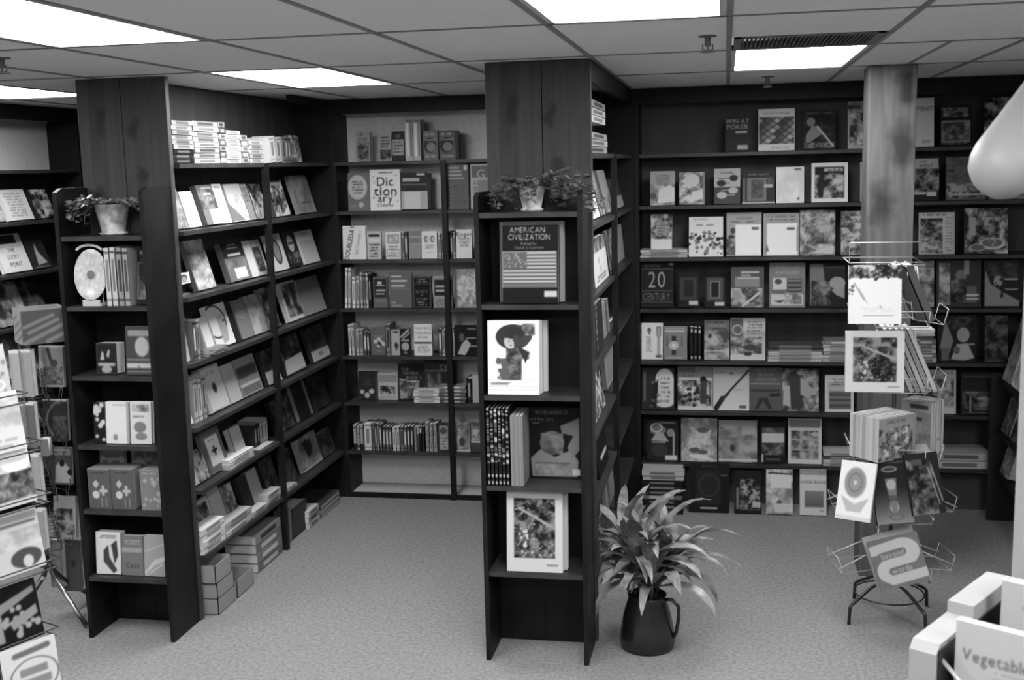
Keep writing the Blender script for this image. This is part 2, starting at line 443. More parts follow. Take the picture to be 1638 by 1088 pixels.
def spines(kind, plane, zs, u0, u1, vt, n, desc, place, tones=(60,), off=0.03, group=None, depth=0.14, sart=None, jitter=0.06, slant=0.0, base=None):
    """a run of n books with their spines out"""
    a = None
    if kind == 'y':
        y = plane+off
        x0 = at(u0, px(((at(u0, 500, 1, y))[0], y, zs))[1], 1, y)[0]; x1 = at(u1, px(((at(u1, 500, 1, y))[0], y, zs))[1], 1, y)[0]
        x0, x1 = bounds(kind, plane, x0, x1, zs); span = x1-x0; mid = (x0+x1)/2
        lo, hi = 0.03, 1.0
        for _ in range(25):
            h = (lo+hi)/2; v = px((mid, y, zs+h))[1]
            if v > vt: lo = h
            else: hi = h
    else:
        x = plane-off
        def base_y(u):
            yy = 2.0
            for _ in range(12):
                v = px((x, yy, zs))[1]; yy = at(u, v, 0, x)[1]
            return yy
        y0, y1 = bounds(kind, plane, base_y(u0), base_y(u1), zs); span = y1-y0
        lo, hi = 0.03, 1.0
        for _ in range(25):
            h = (lo+hi)/2; v = px((x, (y0+y1)/2, zs+h))[1]
            if v > vt: lo = h
            else: hi = h
    if zs > .01: h = min(h, room_above(plane, zs, x0 if kind == 'y' else 0.0))
    rs = random.Random(int(u0*7+vt)); t = span/n
    for i in range(n):
        hh = h*(1-jitter*rs.random()); g = tones[i % len(tones)]
        lab = f'{desc}, {ORD[i]} of {n}, {place}' if n > 1 else f'{desc}, {place}'
        s = sart[i % len(sart)] if sart else f'bg {g};R 0 .06 1 .1 {max(5,g-35)};R .3 .2 .7 .75 {g-28 if g>45 else g+40};R 0 .88 1 .91 {max(5,g-30)}'
        sl = math.radians(slant)
        if kind == 'y':
            R = Rz(math.pi/2) if not slant else Matrix.Rotation(sl, 4, 'Y') @ Rz(math.pi/2)
            book((x0+(i+1)*t, y, zs+0.001+max(0, t*math.sin(sl))), depth, hh, t*0.96, lab, None, g if base is None else base, g, R, group, 300, s)
        else:
            R = Rz(math.pi)
            if slant: R = Matrix.Rotation(sl, 4, 'X') @ R
            book((x, y0+(i+1)*t, zs+0.001+abs(t*math.sin(sl))), depth, hh, t*0.96, lab, None, g if base is None else base, g, R, group, 300, s)


def stack(kind, plane, zs, u0, u1, vt, n, desc, place, tones=(75,), off=0.02, depth=0.19, group=None, topart=None, edge='spine', yaw=0.0):
    """n books lying flat on one another"""
    if kind == 'y':
        y = plane+off; f = lambda u: at(u, px((at(u, 500, 1, y)[0], y, zs))[1], 1, y)[0]
        a0, a1 = f(u0), f(u1); test = lambda h: px(((a0+a1)/2, y, zs+h))[1]
    else:
        x = plane-off
        def f(u):
            yy = 2.0
            for _ in range(12):
                v = px((x, yy, zs))[1]; yy = at(u, v, 0, x)[1]
            return yy
        a0, a1 = f(u0), f(u1); test = lambda h: px((x, (a0+a1)/2, zs+h))[1]
    lo, hi = 0.01, 1.0
    for _ in range(25):
        h = (lo+hi)/2
        if test(h) > vt: lo = h
        else: hi = h
    a0, a1 = bounds(kind, plane, a0, a1, zs)
    w = a1-a0; t = h/n; rs = random.Random(int(u0*3+vt))
    for i in range(n):
        g = tones[i % len(tones)]; j = (rs.random()-0.5)*0.012; k = n-1-i
        pos = 'topmost in its pile' if k == 0 else ('lowest in its pile' if i == 0 else f'{ORD[k]} from the top')
        lab = f'{desc}, {pos}, {place}' if n > 1 else f'{desc}, {place}'
        z = zs+i*t+0.0008
        art = topart if (topart and k == 0) else None
        if kind == 'y':
            if edge == 'spine':   # spine toward the viewer
                R = Matrix.Rotation(yaw+(rs.random()-0.5)*0.03, 4, 'Z') @ Matrix(((0, 0, -1, 0), (1, 0, 0, 0), (0, -1, 0, 0), (0, 0, 0, 1)))
                loc = (a1+j, y+abs(j), z+t*0.97)
                book(loc, depth, w, t*0.95, lab, art, g, g, R, group, 200, f'bg {g};R .25 .2 .75 .8 {g-30 if g>50 else g+30}')
            else:
                R = Matrix.Rotation(yaw+(rs.random()-0.5)*0.04, 4, 'Z') @ Rx(-math.pi/2)
                book((a0+j, y+abs(j), z+t*0.97), w, depth, t*0.95, lab, art, g, g, R, group, 200)
        else:
            B = Rz(math.pi/2)
            if edge == 'spine':
                R = B @ Matrix.Rotation(yaw+(rs.random()-0.5)*0.03, 4, 'Z') @ Matrix(((0, 0, -1, 0), (1, 0, 0, 0), (0, -1, 0, 0), (0, 0, 0, 1)))
                book((x-abs(j), a1+j, z+t*0.97), depth, w, t*0.95, lab, art, g, g, R, group, 200, f'bg {g};R .25 .2 .75 .8 {g-30 if g>50 else g+30}')
            else:
                R = B @ Matrix.Rotation(yaw+(rs.random()-0.5)*0.04, 4, 'Z') @ Rx(-math.pi/2)
                book((x-abs(j), a0+j, z+t*0.97), w, depth, t*0.95, lab, art, g, g, R, group, 200)

# ================================================================= the shop: shell
FX = -2.052        # front plane of the long left bookcase (faces +X)
YB = 3.583         # front plane of the bookcases along the back wall (face -Y)
YU, YC = 1.04, 1.317    # end shelves: front, back; the partitions begin behind
S_ = [None, 2.356, 2.022, 1.689, 1.351, 1.018, 0.688, 0.337]     # shelf tops, left and alcove bookcases
R_ = [None, 2.356, 2.022, 1.684, 1.346, 0.997, 0.657, 0.303]     # shelf tops, right bookcase
XL, XR, Y0 = -4.25, 2.95, -6.0
WX = -3.90
struct('floor', MB().box(XL-.1, XR+.1, Y0, 4.0, -.05, 0), CARPET)
struct('wall_back', MB().box(XL-.1, XR+.1, 3.90, 4.0, 0, ZC), WALL)
struct('wall_left', MB().box(XL-.1, XL, Y0, 3.90, 0, ZC), WALL)
struct('wall_right', MB().box(XR, XR+.1, Y0, 3.90, 0, ZC), WALL)

# suspended ceiling: columns 0.61 m wide along X, rows 1.205 m deep along Y
CW, RD = 0.61, 1.205
LIGHTS = [(-3, -1), (-3, 1), (-6, 1), (0, -1), (1, 1), (-3, -3), (0, -3), (-6, -1), (3, -1), (3, -3)]
VENT = (1, 0)
c = MB(); i0, i1, j0, j1 = -7, 4, -5, 3
for i in range(i0, i1+1):
    for j in range(j0, j1+1):
        x0, x1 = max(i*CW, XL), min((i+1)*CW, XR); y0, y1 = max(j*RD, Y0), min((j+1)*RD, 3.90)
        if (i, j) in LIGHTS: continue
        if (i, j) == VENT: y1 = 0.70
        if x1 > x0 and y1 > y0: c.box(x0, x1, y0, y1, ZC, ZC+.03)
struct('ceiling', c, TILE)
g = MB()
for i in range(i0+1, i1+1): g.box(i*CW-.011, i*CW+.011, Y0, 3.90, ZC-.004, ZC+.001)
for j in range(j0, j1+1):
    if Y0 < j*RD < 3.9: g.box(XL, XR, j*RD-.008, j*RD+.008, ZC-.004, ZC+.0012)
g.box(1.525-.008, 1.525+.008, 1.2, 3.9, ZC-.004, ZC+.001)
struct('trim_1', g, GRIDM)
LDESC = {(-3, -1): 'large fluorescent ceiling panel above the near left aisle', (-3, 1): 'fluorescent ceiling panel above the long left bookcase aisle',
         (-6, 1): 'far fluorescent ceiling panel beyond the left end column', (0, -1): 'large fluorescent ceiling panel cut off by the top of the photo',
         (1, 1): 'fluorescent ceiling panel beside the air vent', (-3, -3): 'fluorescent ceiling panel furthest behind on the left', (0, -3): 'fluorescent ceiling panel furthest behind in the middle',
         (-6, -1): 'fluorescent ceiling panel over the far left aisle near the entrance', (3, -1): 'fluorescent ceiling panel over the near right side', (3, -3): 'fluorescent ceiling panel furthest behind on the right'}
for (i, j) in LIGHTS:
    t = empty('ceiling_light', (i*CW+CW/2, j*RD+RD/2, ZC)); tag(t, LDESC[(i, j)], 'light', 'fluorescent panels in the ceiling')
    a, b = CW/2-.012, RD/2-.012
    MB().box(-a, a, -b, -b+.02, -.003, .02).box(-a, a, b-.02, b, -.003, .02).box(-a, -a+.02, -b, b, -.003, .02).box(a-.02, a, -b, b, -.003, .02).build('frame', FRAMEM, t)
    MB().box(-a+.018, a-.018, -b+.018, b-.018, .003, .012).build('diffuser', DIFF, t)
t = empty('air_vent', (0.915, 0.955, ZC)); tag(t, 'slotted metal air vent in the ceiling beside a light panel', 'vent')
MB().box(-.285, .285, -.245, -.215, -.004, .03).box(-.285, .285, .215, .245, -.004, .03).box(-.285, -.255, -.245, .245, -.004, .03).box(.255, .285, -.245, .245, -.004, .03).build('frame', mat('vent_metal', .12, .5), t)
MB().box(-.27, .27, -.23, .23, .05, .06).build('duct', BLACKM, t)
m = MB()
for k in range(30): m.box(-.25+k*.0172, -.25+k*.0172+.004, -.22, .22, .0, .03)
m.build('louvres', mat('vent_metal', .12), t)
for (u, v, d) in ((1132, 70, 'sprinkler head in the ceiling near the air vent'), (3, 105, 'sprinkler head in the ceiling above the near left aisle'), (1228, 131, 'small sprinkler head in the ceiling close to the back wall')):
    p = at(u, v, 2, ZC-.03); t = empty('sprinkler', (p[0], p[1], ZC)); tag(t, d, 'sprinkler', 'ceiling sprinklers')
    m = MB(); m.lathe([(.035, -.004), (.035, 0)]); m.lathe([(.012, -.04), (.012, -.004)]); m.build('base', mat('vent_metal', .12), t)
    MB().lathe([(.004, -.06), (.004, -.04)]).lathe([(.03, -.062), (.03, -.058)], seg=12).tube([(-.018, 0, -.03), (-.02, 0, -.05), (0, 0, -.058)], .003, 5).tube([(.018, 0, -.03), (.02, 0, -.05), (0, 0, -.058)], .003, 5).build('deflector', mat('vent_metal', .12), t)
# dark fascias at the ceiling
struct('trim_2', MB().box(FX+.0, -.494, YB, YB+.03, ZC-.10, ZC-.004), WOOD)
struct('trim_3', MB().box(-.0, XR, YB, YB+.03, ZC-.10, ZC-.004), WOOD)
struct('trim_4', MB().box(-.035, -.005, YC+.03, YB, ZC-.10, ZC-.004), WOOD)
struct('trim_5', MB().box(-3.93, -3.90, -1.0, 3.6, ZC-.10, ZC-.004), WOOD)

# ---------------------------------------------------------------- bookcases
# alcove bookcase
t = empty('bookcase', (-1.27, 3.72, 0)); tag(t, 'dark alcove bookcase with pale back between the two partitions', 'bookcase'); OX, OY = -1.27, 3.72


def part(name, m, par, *boxes, ox=0, oy=0, bevel=0):
    b = MB()
    for q in boxes: b.box(q[0]-ox, q[1]-ox, q[2]-oy, q[3]-oy, q[4], q[5])
    return b.build(name, m, par, bevel=bevel)


for z in S_[1:]: part('shelf', EDGE, t, (-2.035, -.50, YB, 3.855, z-.022, z), ox=OX, oy=OY)
part('back_panel', LITEP, t, (-2.05, -.50, 3.86, 3.88, .03, ZC-.004), ox=OX, oy=OY)
part('side_panel', WOOD, t, (-2.052, -2.018, YB+.002, 3.86, 0, ZC-.10), ox=OX, oy=OY)
part('side_panel', WOOD, t, (-.53, -.50, YB+.002, 3.86, 0, ZC-.10), ox=OX, oy=OY)
part('post', WOOD, t, (-1.282, -1.246, YB-.012, YB+.022, .0, S_[1]-.001), ox=OX, oy=OY)
part('base_board', mat('pale_base_board', .42, .7), t, (-2.017, -.531, YB+.022, 3.858, 0, .028), ox=OX, oy=OY)
part('kick_board', WOOD, t, (-2.05, -.50, YB, YB+.02, 0, .035), ox=OX, oy=OY)
# right wall bookcase
t = empty('bookcase', (1.2, 3.72, 0)); tag(t, 'wide dark bookcase filling the back wall behind the square pillar', 'bookcase'); OX, OY = 1.2, 3.72
for z in R_[1:]: part('shelf', EDGE, t, (.045, 2.90, YB, 3.855, z-.022, z), ox=OX, oy=OY)
part('back_panel', PANEL, t, (.0, 2.93, 3.86, 3.88, R_[7]-.02, ZC-.004), ox=OX, oy=OY)
part('kick_panel', mat('grey_kick_panel', .06, .7), t, (.0, 2.93, 3.72, 3.74, 0, R_[7]-.023), ox=OX, oy=OY)
part('side_panel', WOOD, t, (.012, .042, YB-.0, 3.86, 0, ZC-.10), ox=OX, oy=OY)
part('side_panel', WOOD, t, (2.902, 2.93, YB, 3.86, 0, ZC-.10), ox=OX, oy=OY)
# long left bookcase: faces +X, from the end column to the back wall
t = empty('bookcase', (-2.18, 2.45, 0)); tag(t, 'long dark bookcase running from the left end column to the back', 'bookcase'); OX, OY = -2.18, 2.45
for z in S_[1:]: part('shelf', EDGE, t, (-2.30, FX, 1.36, YB-.002, z-.022, z), ox=OX, oy=OY)
part('back_panel', PANEL, t, (-2.32, -2.302, 1.36, 3.85, 0, ZC-.004), ox=OX, oy=OY)
part('post', WOOD, t, (FX-.022, FX+.012, 2.43, 2.465, 0, S_[1]-.001), ox=OX, oy=OY)
part('side_panel', WOOD, t, (-2.30, FX-.001, YB, YB+.03, 0, ZC-.004), ox=OX, oy=OY)
part('fascia', WOOD, t, (FX-.03, FX, 2.9, YB, ZC-.05, ZC-.004), ox=OX, oy=OY)
# the other side of the left partition and the column at its end
t = empty('bookcase', (-2.45, 2.45, 0)); tag(t, 'empty back side of the left partition behind the left end column', 'bookcase'); OX, OY = -2.45, 2.45
for z in S_[1:]: part('shelf', EDGE, t, (-2.555, -2.345, 1.36, 3.58, z-.022, z), ox=OX, oy=OY)
part('back_panel', PANEL, t, (-2.343, -2.325, 1.36, 3.85, 0, ZC-.004), ox=OX, oy=OY)
t = empty('column', (-2.317, 1.337, 0)); tag(t, 'dark knotty board column standing behind the left end shelf', 'column', 'board columns at the partition ends'); OX, OY = -2.317, 1.337
part('board', COLW, t, (-2.555, -2.322, YC+.002, YC+.04, 0, ZC-.004), ox=OX, oy=OY, bevel=.003)
part('board', COLW, t, (-2.319, -2.08, YC+.002, YC+.04, 0, ZC-.004), ox=OX, oy=OY, bevel=.003)
# central partition
t = empty('bookcase', (-.13, 2.45, 0)); tag(t, 'dark bookcase on the side of the central partition facing the plant', 'bookcase'); OX, OY = -.13, 2.45
for z in S_[1:]: part('shelf', EDGE, t, (-.238, -.003, 1.36, YB-.002, z-.022, z), ox=OX, oy=OY)
part('back_panel', PANEL, t, (-.255, -.24, 1.36, 3.85, 0, ZC-.004), ox=OX, oy=OY)
part('post', WOOD, t, (-.022, .010, 2.375, 2.408, 0, S_[1]-.001), ox=OX, oy=OY)
part('side_panel', WOOD, t, (-.238, .010, YB, YB+.03, 0, ZC-.10), ox=OX, oy=OY)
a, b = at(943, 144, 1, 3.2), at(977, 144, 1, 3.2)
part('pale_strip', mat('pale_base_board', .42), t, (a[0], b[0], 3.2, 3.21, a[2]-.003, a[2]+.003), ox=OX, oy=OY)
t = empty('bookcase', (-.37, 2.45, 0)); tag(t, 'empty back side of the central partition facing the long left bookcase', 'bookcase'); OX, OY = -.37, 2.45
for z in S_[1:]: part('shelf', EDGE, t, (-.49, -.28, 1.36, 3.57, z-.022, z), ox=OX, oy=OY)
part('back_panel', PANEL, t, (-.278, -.262, 1.36, 3.85, 0, ZC-.004), ox=OX, oy=OY)
t = empty('column', (-.25, 1.337, 0)); tag(t, 'dark knotty board column standing behind the central end shelf', 'column', 'board columns at the partition ends'); OX, OY = -.25, 1.337
part('board', COLW, t, (-.494, -.232, YC+.002, YC+.04, 0, ZC-.004), ox=OX, oy=OY, bevel=.003)
part('board', COLW, t, (-.229, -.005, YC+.002, YC+.04, 0, ZC-.004), ox=OX, oy=OY, bevel=.003)


def end_shelf(x0, x1, ztop, zs, label):
    ox, oy = (x0+x1)/2, (YU+YC)/2
    t = empty('end_shelf', (ox, oy, 0)); tag(t, label, 'bookcase', 'end shelves in front of the columns')
    for a, b in ((x0, x0+.022), (x1-.022, x1)):
        q = MB(); zt = ztop; n = len(q.v)
        # side panel with its upper back corner rounded down
        prof = [(YU-oy, 0), (YC-.002-oy, 0), (YC-.002-oy, zt-.004), (YC-.03-oy, zt), (YU+.05-oy, zt), (YU-oy, zt-.02)]
        for xx in (a-ox, b-ox): q.v += [(xx, y, z) for y, z in prof]
        k = len(prof); q.f += [tuple(range(k))[::-1], tuple(range(k, 2*k))] + [(i, (i+1) % k, (i+1) % k+k, i+k) for i in range(k)]
        q.build('side_panel', WOOD, t)
    for z in zs: part('shelf', EDGE, t, (x0+.023, x1-.023, YU+.004, YC-.022, z-.022, z), ox=ox, oy=oy)
    part('back_panel', WOOD, t, (x0+.023, (x0+x1)/2-.001, YC-.02, YC-.002, 0, zs[0]-.001), ox=ox, oy=oy)
    part('back_panel', WOOD, t, ((x0+x1)/2+.001, x1-.023, YC-.02, YC-.002, 0, zs[0]-.001), ox=ox, oy=oy)


CZ = [2.100, 1.689, 1.274, .848, .435]; LZ = [2.021, 1.684, 1.343, .998, .668, .321]
CX0, CX1, LX0, LX1 = -.504, -.018, -2.554, -2.088
end_shelf(CX0, CX1, ZC-.586, CZ, 'narrow dark end shelf of the central partition beside the floor plant')
end_shelf(LX0, LX1, ZC-.527, LZ, 'narrow dark end shelf at the end of the left partition')
# left wall bookcase (faces +X) and the low case by the right wall
t = empty('bookcase', (-4.02, 1.6, 0)); tag(t, 'dark bookcase along the far left wall beyond the left column', 'bookcase'); OX, OY = -4.02, 1.6
for z in S_[1:]: part('shelf', EDGE, t, (-4.14, -3.90, -.4, 3.55, z-.022, z), ox=OX, oy=OY)
part('back_panel', PANEL, t, (-4.16, -4.142, -.4, 3.58, 0, S_[1]), ox=OX, oy=OY)
part('upper_panel', LITEP, t, (-4.16, -4.142, -.4, 3.58, S_[1]+.001, ZC-.004), ox=OX, oy=OY)
part('side_panel', WOOD, t, (-4.14, -3.90, 3.551, 3.58, 0, ZC-.10), ox=OX, oy=OY)
part('side_panel', WOOD, t, (-4.14, -3.90, -.43, -.401, 0, ZC-.10), ox=OX, oy=OY)
struct('trim_6', MB().box(-4.15, -2.565, 3.60, 3.63, 0, ZC-.004), WOOD)
t = empty('display_case', (2.62, 2.9, 0)); tag(t, 'low black display case along the right wall by the back bookcase', 'bookcase'); OX, OY = 2.62, 2.9
part('end_panel', BLACKM, t, (2.235, 2.43, 3.49, 3.52, 0, .95), (2.43, 2.80, 3.49, 3.52, 0, 1.38), ox=OX, oy=OY)
part('back_panel', WOOD, t, (2.80, 2.82, 2.0, 3.52, 0, 1.45), ox=OX, oy=OY)
for z in (.92, .60, .34): part('shelf', WOOD, t, (2.275, 2.80, 2.0, 3.44, z-.022, z), (2.262, 2.274, 2.0, 3.44, z-.022, z+.02), ox=OX, oy=OY)
part('end_panel', WOOD, t, (2.42, 2.80, 1.97, 2.0, 0, 1.38), ox=OX, oy=OY)
part('kick_board', BLACKM, t, (2.42, 2.45, 2.0, 3.488, 0, .30), ox=OX, oy=OY)
# square pillar
P0 = at(1389.5, 200, 1, 2.38)[0]; P1 = at(1465.5, 200, 1, 2.38)[0]
t = empty('pillar', ((P0+P1)/2, 2.5, 0)); tag(t, 'square knotty wooden pillar behind the wire book rack', 'pillar'); OX, OY = (P0+P1)/2, 2.5
part('board', PILW, t, (P0, P1, 2.38, 2.40, 0, ZC-.004), ox=OX, oy=OY, bevel=.002)
part('board', PILW, t, (P0, P0+.02, 2.401, 2.62, 0, ZC-.004), ox=OX, oy=OY, bevel=.002)
part('board', PILW, t, (P1-.02, P1, 2.401, 2.62, 0, ZC-.004), ox=OX, oy=OY, bevel=.002)
part('board', PILW, t, (P0, P1, 2.621, 2.64, 0, ZC-.004), ox=OX, oy=OY, bevel=.002)
#BOOKS
# ================================================================= books
# right bookcase -------------------------------------------------- rows of (desc, u0, u1, vtop, art, thickness, base)
WB = 'right bookcase'
SHN = ['', 'top shelf', 'second shelf', 'third shelf', 'fourth shelf', 'fifth shelf', 'sixth shelf', 'bottom shelf', 'on the carpet below']


def row(kind, plane, zs, place, items, **kw):
    for it in items:
        d, u0, u1, vt, art = it[:5]; k = dict(kw)
        if len(it) > 5: k['t'] = it[5]
        if len(it) > 6: k['base'] = it[6]
        if len(it) > 7: k.update(it[7])
        put(kind, plane, zs, u0, u1, vt, d, place, art, **k)


def rt(n): return f'{WB}, {SHN[n]}'


row('y', YB, R_[1], rt(1), [
    ('dark book titled with white block capitals and a price label', 1160, 1199, 187, 'bg 20;T WIN_AT .5 .14 .12 78;T POKER .5 .3 .13 78;R .42 .43 .9 .48 80;R .5 .82 .92 .95 68', .025, 18),
    ('white book with a lattice of dark diamonds', 1213, 1271, 175, 'bg 84;T THE_PATCHWORK .5 .11 .05 45;K .02 .2 .98 .84 4 22 .13;R 0 .84 1 1 84;T OF_QUILTING .6 .93 .045 50', .02, 80),
    ('dark book showing a stooping figure with a pale stick', 1283, 1337, 177, 'bg 14;N .05 .05 .95 .9 10 26 4 3;T COUNTRY_WORK .5 .08 .05 55;E .26 .3 .13 .11 50;P 52 .1 .9 .12 .62 .3 .4 .5 .42 .58 .62 .3 .78;N .05 .82 .95 .97 20 60 9 5;L .45 .42 .92 .92 .045 74', .025, 15),
    ('pale book with a tree picture partly behind the pillar', 1356, 1412, 163, 'bg 66;N .04 .12 .9 .95 18 72 6 11;P 22 .5 .98 .56 .4 .66 .4 .64 .98;N 0 0 1 .16 20 50 8 4', .022, 50),
    ('white book whose title ends in ENTS', 1443, 1494, 158, 'bg 78;T GARMENTS .52 .22 .09 35;E .3 .42 .12 .07 45;E .34 .52 .1 .06 58;B .6 .86 .92 .94 2 50', .022, 75),
    ('dark book with a framed picture in its lower half', 1504, 1554, 169, 'bg 14;N .06 .06 .9 .3 14 55 9 8;R .04 .38 .96 .92 56;N .08 .42 .92 .88 26 62 4 13;N .25 .5 .7 .72 12 46 5 2;B .05 .92 .9 .98 1 45', .022, 14),
    ('large dark flowered book at the far end', 1574, 1640, 157, 'bg 12;N 0 0 1 1 6 62 5 21;E .14 .17 .1 .07 58;R .3 .4 1 .5 14', .022, 12)])
row('y', YB, R_[2], rt(2), [
    ('grey book with a white splash across the cover', 1040, 1079.5, 275, 'bg 66;B .2 .1 .85 .4 5 45;N 0 .4 1 1 52 82 3 31;P 86 .3 .95 .35 .55 .8 .4 .98 .5 .98 .9;E .12 .72 .13 .1 38', .022, 70),
    ('grey book with swirling clouds on the cover', 1086.5, 1127, 277, 'bg 60;N 0 0 1 1 38 84 5 7;E .5 .25 .3 .2 80;R .94 .02 1 .98 55;P 84 .4 .95 .5 .6 .9 .55 .95 .8', .03, 68),
    ('two-toned book with four spoons, two dark and two pale', 1142, 1184, 271, 'bg 70;T SUMMER .5 .12 .07 30;R 0 .52 1 1 30;E .75 .27 .16 .09 22;L .15 .28 .6 .28 .02 25;E .28 .41 .17 .09 22;L .4 .41 .6 .41 .02 25;E .73 .62 .18 .09 72;L .3 .61 .6 .61 .02 70;E .3 .75 .19 .1 72;L .45 .75 .78 .75 .02 70', .025, 30),
    ('dark book with a grey panel and a title band', 1187, 1239, 274, 'bg 20;T HAND_CRAFTS .5 .12 .06 66;R .02 .22 .1 .95 40;R .15 .22 .75 .93 47;N .28 .28 .66 .85 30 44 7 3;R .68 .42 .95 .52 70;B .76 .2 .98 .4 3 55;R 0 .95 1 1 70', .024, 22),
    ('plain white book with a tiny mark near its foot', 1241.5, 1286, 268, 'bg 88;N .02 .02 .98 .98 82 92 3 3;R .66 .04 .9 .1 45;P 40 .75 .86 .84 .84 .82 .93 .78 .92;S .45 .7 .7 .9 9 .006 70 3', .022, 84),
    ('white framed book on wine with a dark photo', 1298, 1356, 262, 'bg 86;R .09 .1 .9 .9 14;N .1 .3 .89 .9 14 76 4 17;R .35 .13 .86 .22 74;T WINE .62 .2 .1 22;B .4 .25 .86 .42 3 60;P 15 .15 .55 .3 .2 .35 .5 .32 .86 .2 .88;F .6 .76 .88 .88 20 .03', .03, 82),
    ('grey book half hidden behind the pillar', 1376, 1412, 260, 'bg 62;N .1 .05 1 .3 20 55 6 8;R .1 .35 .9 .92 74;E .5 .6 .3 .15 48', .02, 60),
    ('dark bouquet cookbook beside the pillar', 1450, 1502, 253, 'bg 16;N 0 .22 1 .8 8 58 6 4;R .2 .03 .98 .26 64;T THE .5 .1 .06 30;T WEST .6 .2 .08 26;R .1 .8 .6 .86 70;R .62 .8 .92 .9 76;S .05 .4 .9 .75 16 .03 40 9', .022, 20),
    ('grey seascape book near the white spotlight', 1513.5, 1577, 252, 'bg 40;N 0 0 1 .6 30 44 3 6;R .02 .3 .2 .33 12;N 0 .62 1 .95 10 66 6 9;R .1 .85 .95 .9 68', .022, 36),
    ('grey book almost hidden behind the white spotlight', 1581, 1640, 255, 'bg 50;N 0 0 1 1 30 64 4 19', .022, 45)])
stack('y', YB, R_[3], 1016.5, 1100, 400, 3, 'pale book lying flat', rt(3), (72, 66, 76), off=.012)
put('y', YB, R_[3]+.045, 1041, 1075, 344, 'narrow collage book standing on three flat books', rt(3), 'bg 62;N 0 0 1 .7 22 78 6 14;R .25 .2 .75 .6 60;B .28 .2 .72 .6 5 40;R .02 .7 .98 .99 84', off=.06, base=55)
row('y', YB, R_[3], rt(3), [
    ('white book sprinkled with dark flowers', 1102, 1156.5, 348, 'bg 84;T FLOWERS .35 .06 .05 45;B .2 .17 .8 .24 1 55;S .02 .38 .98 .95 26 .045 50 3;S .02 .4 .98 .95 18 .03 24 5;O .66 .5 .1 .08 .3 30;E .3 .54 .08 .05 24;E .86 .56 .07 .05 20', .018, 80),
    ('grey topped book with white panel and dark edge motif', 1162, 1218, 341, 'bg 62;T GARDEN .5 .13 .06 38;B .1 .18 .9 .25 1 48;R .26 .28 .98 .98 90;R .72 .34 .92 .4 40;E .18 .42 .07 .07 28;E .14 .56 .09 .05 24;N 0 .6 .25 .98 28 66 7 3', .024, 60),
    ('grey topped book with a white panel, second of the alike pair', 1221, 1278, 342, 'bg 60;B .1 .04 .9 .2 2 46;R .1 .24 .96 .98 89;R .66 .34 .88 .4 38;P 40 .06 .9 .1 .72 .16 .9;R .93 .3 .96 .9 60', .024, 60),
    ('ornate grey book with an oval landscape', 1279.5, 1336, 337, 'bg 62;N 0 0 1 1 34 76 7 8;O .5 .5 .4 .36 .08 66;N .18 .3 .85 .75 26 66 5 12;P 74 .3 .95 .6 .85 .98 .8 .9 .98', .022, 58),
    ('grey foliage book at the edge of the pillar', 1345, 1400, 338, 'bg 55;N 0 0 1 1 26 72 9 5;B .2 .1 .8 .2 1 70', .022, 48),
    ('white bordered floral book between pillar and food book', 1470, 1527, 341, 'bg 76;F .02 .02 .98 .98 60 .02;N .04 .14 .66 .98 16 72 6 3;B .72 .1 .96 .95 12 55;B .05 .02 .8 .1 1 45', .022, 74),
    ('glossy food book with a round plate', 1543, 1612, 334, 'bg 46;N 0 0 1 1 14 76 4 25;T SUPPERS .6 .24 .07 78;E .64 .78 .3 .13 76;E .64 .76 .24 .09 42;S .5 .68 .8 .82 8 .02 66 3;R .1 .2 .26 .6 66;E .3 .86 .2 .08 68;E .3 .86 .16 .06 40', .022, 40)])
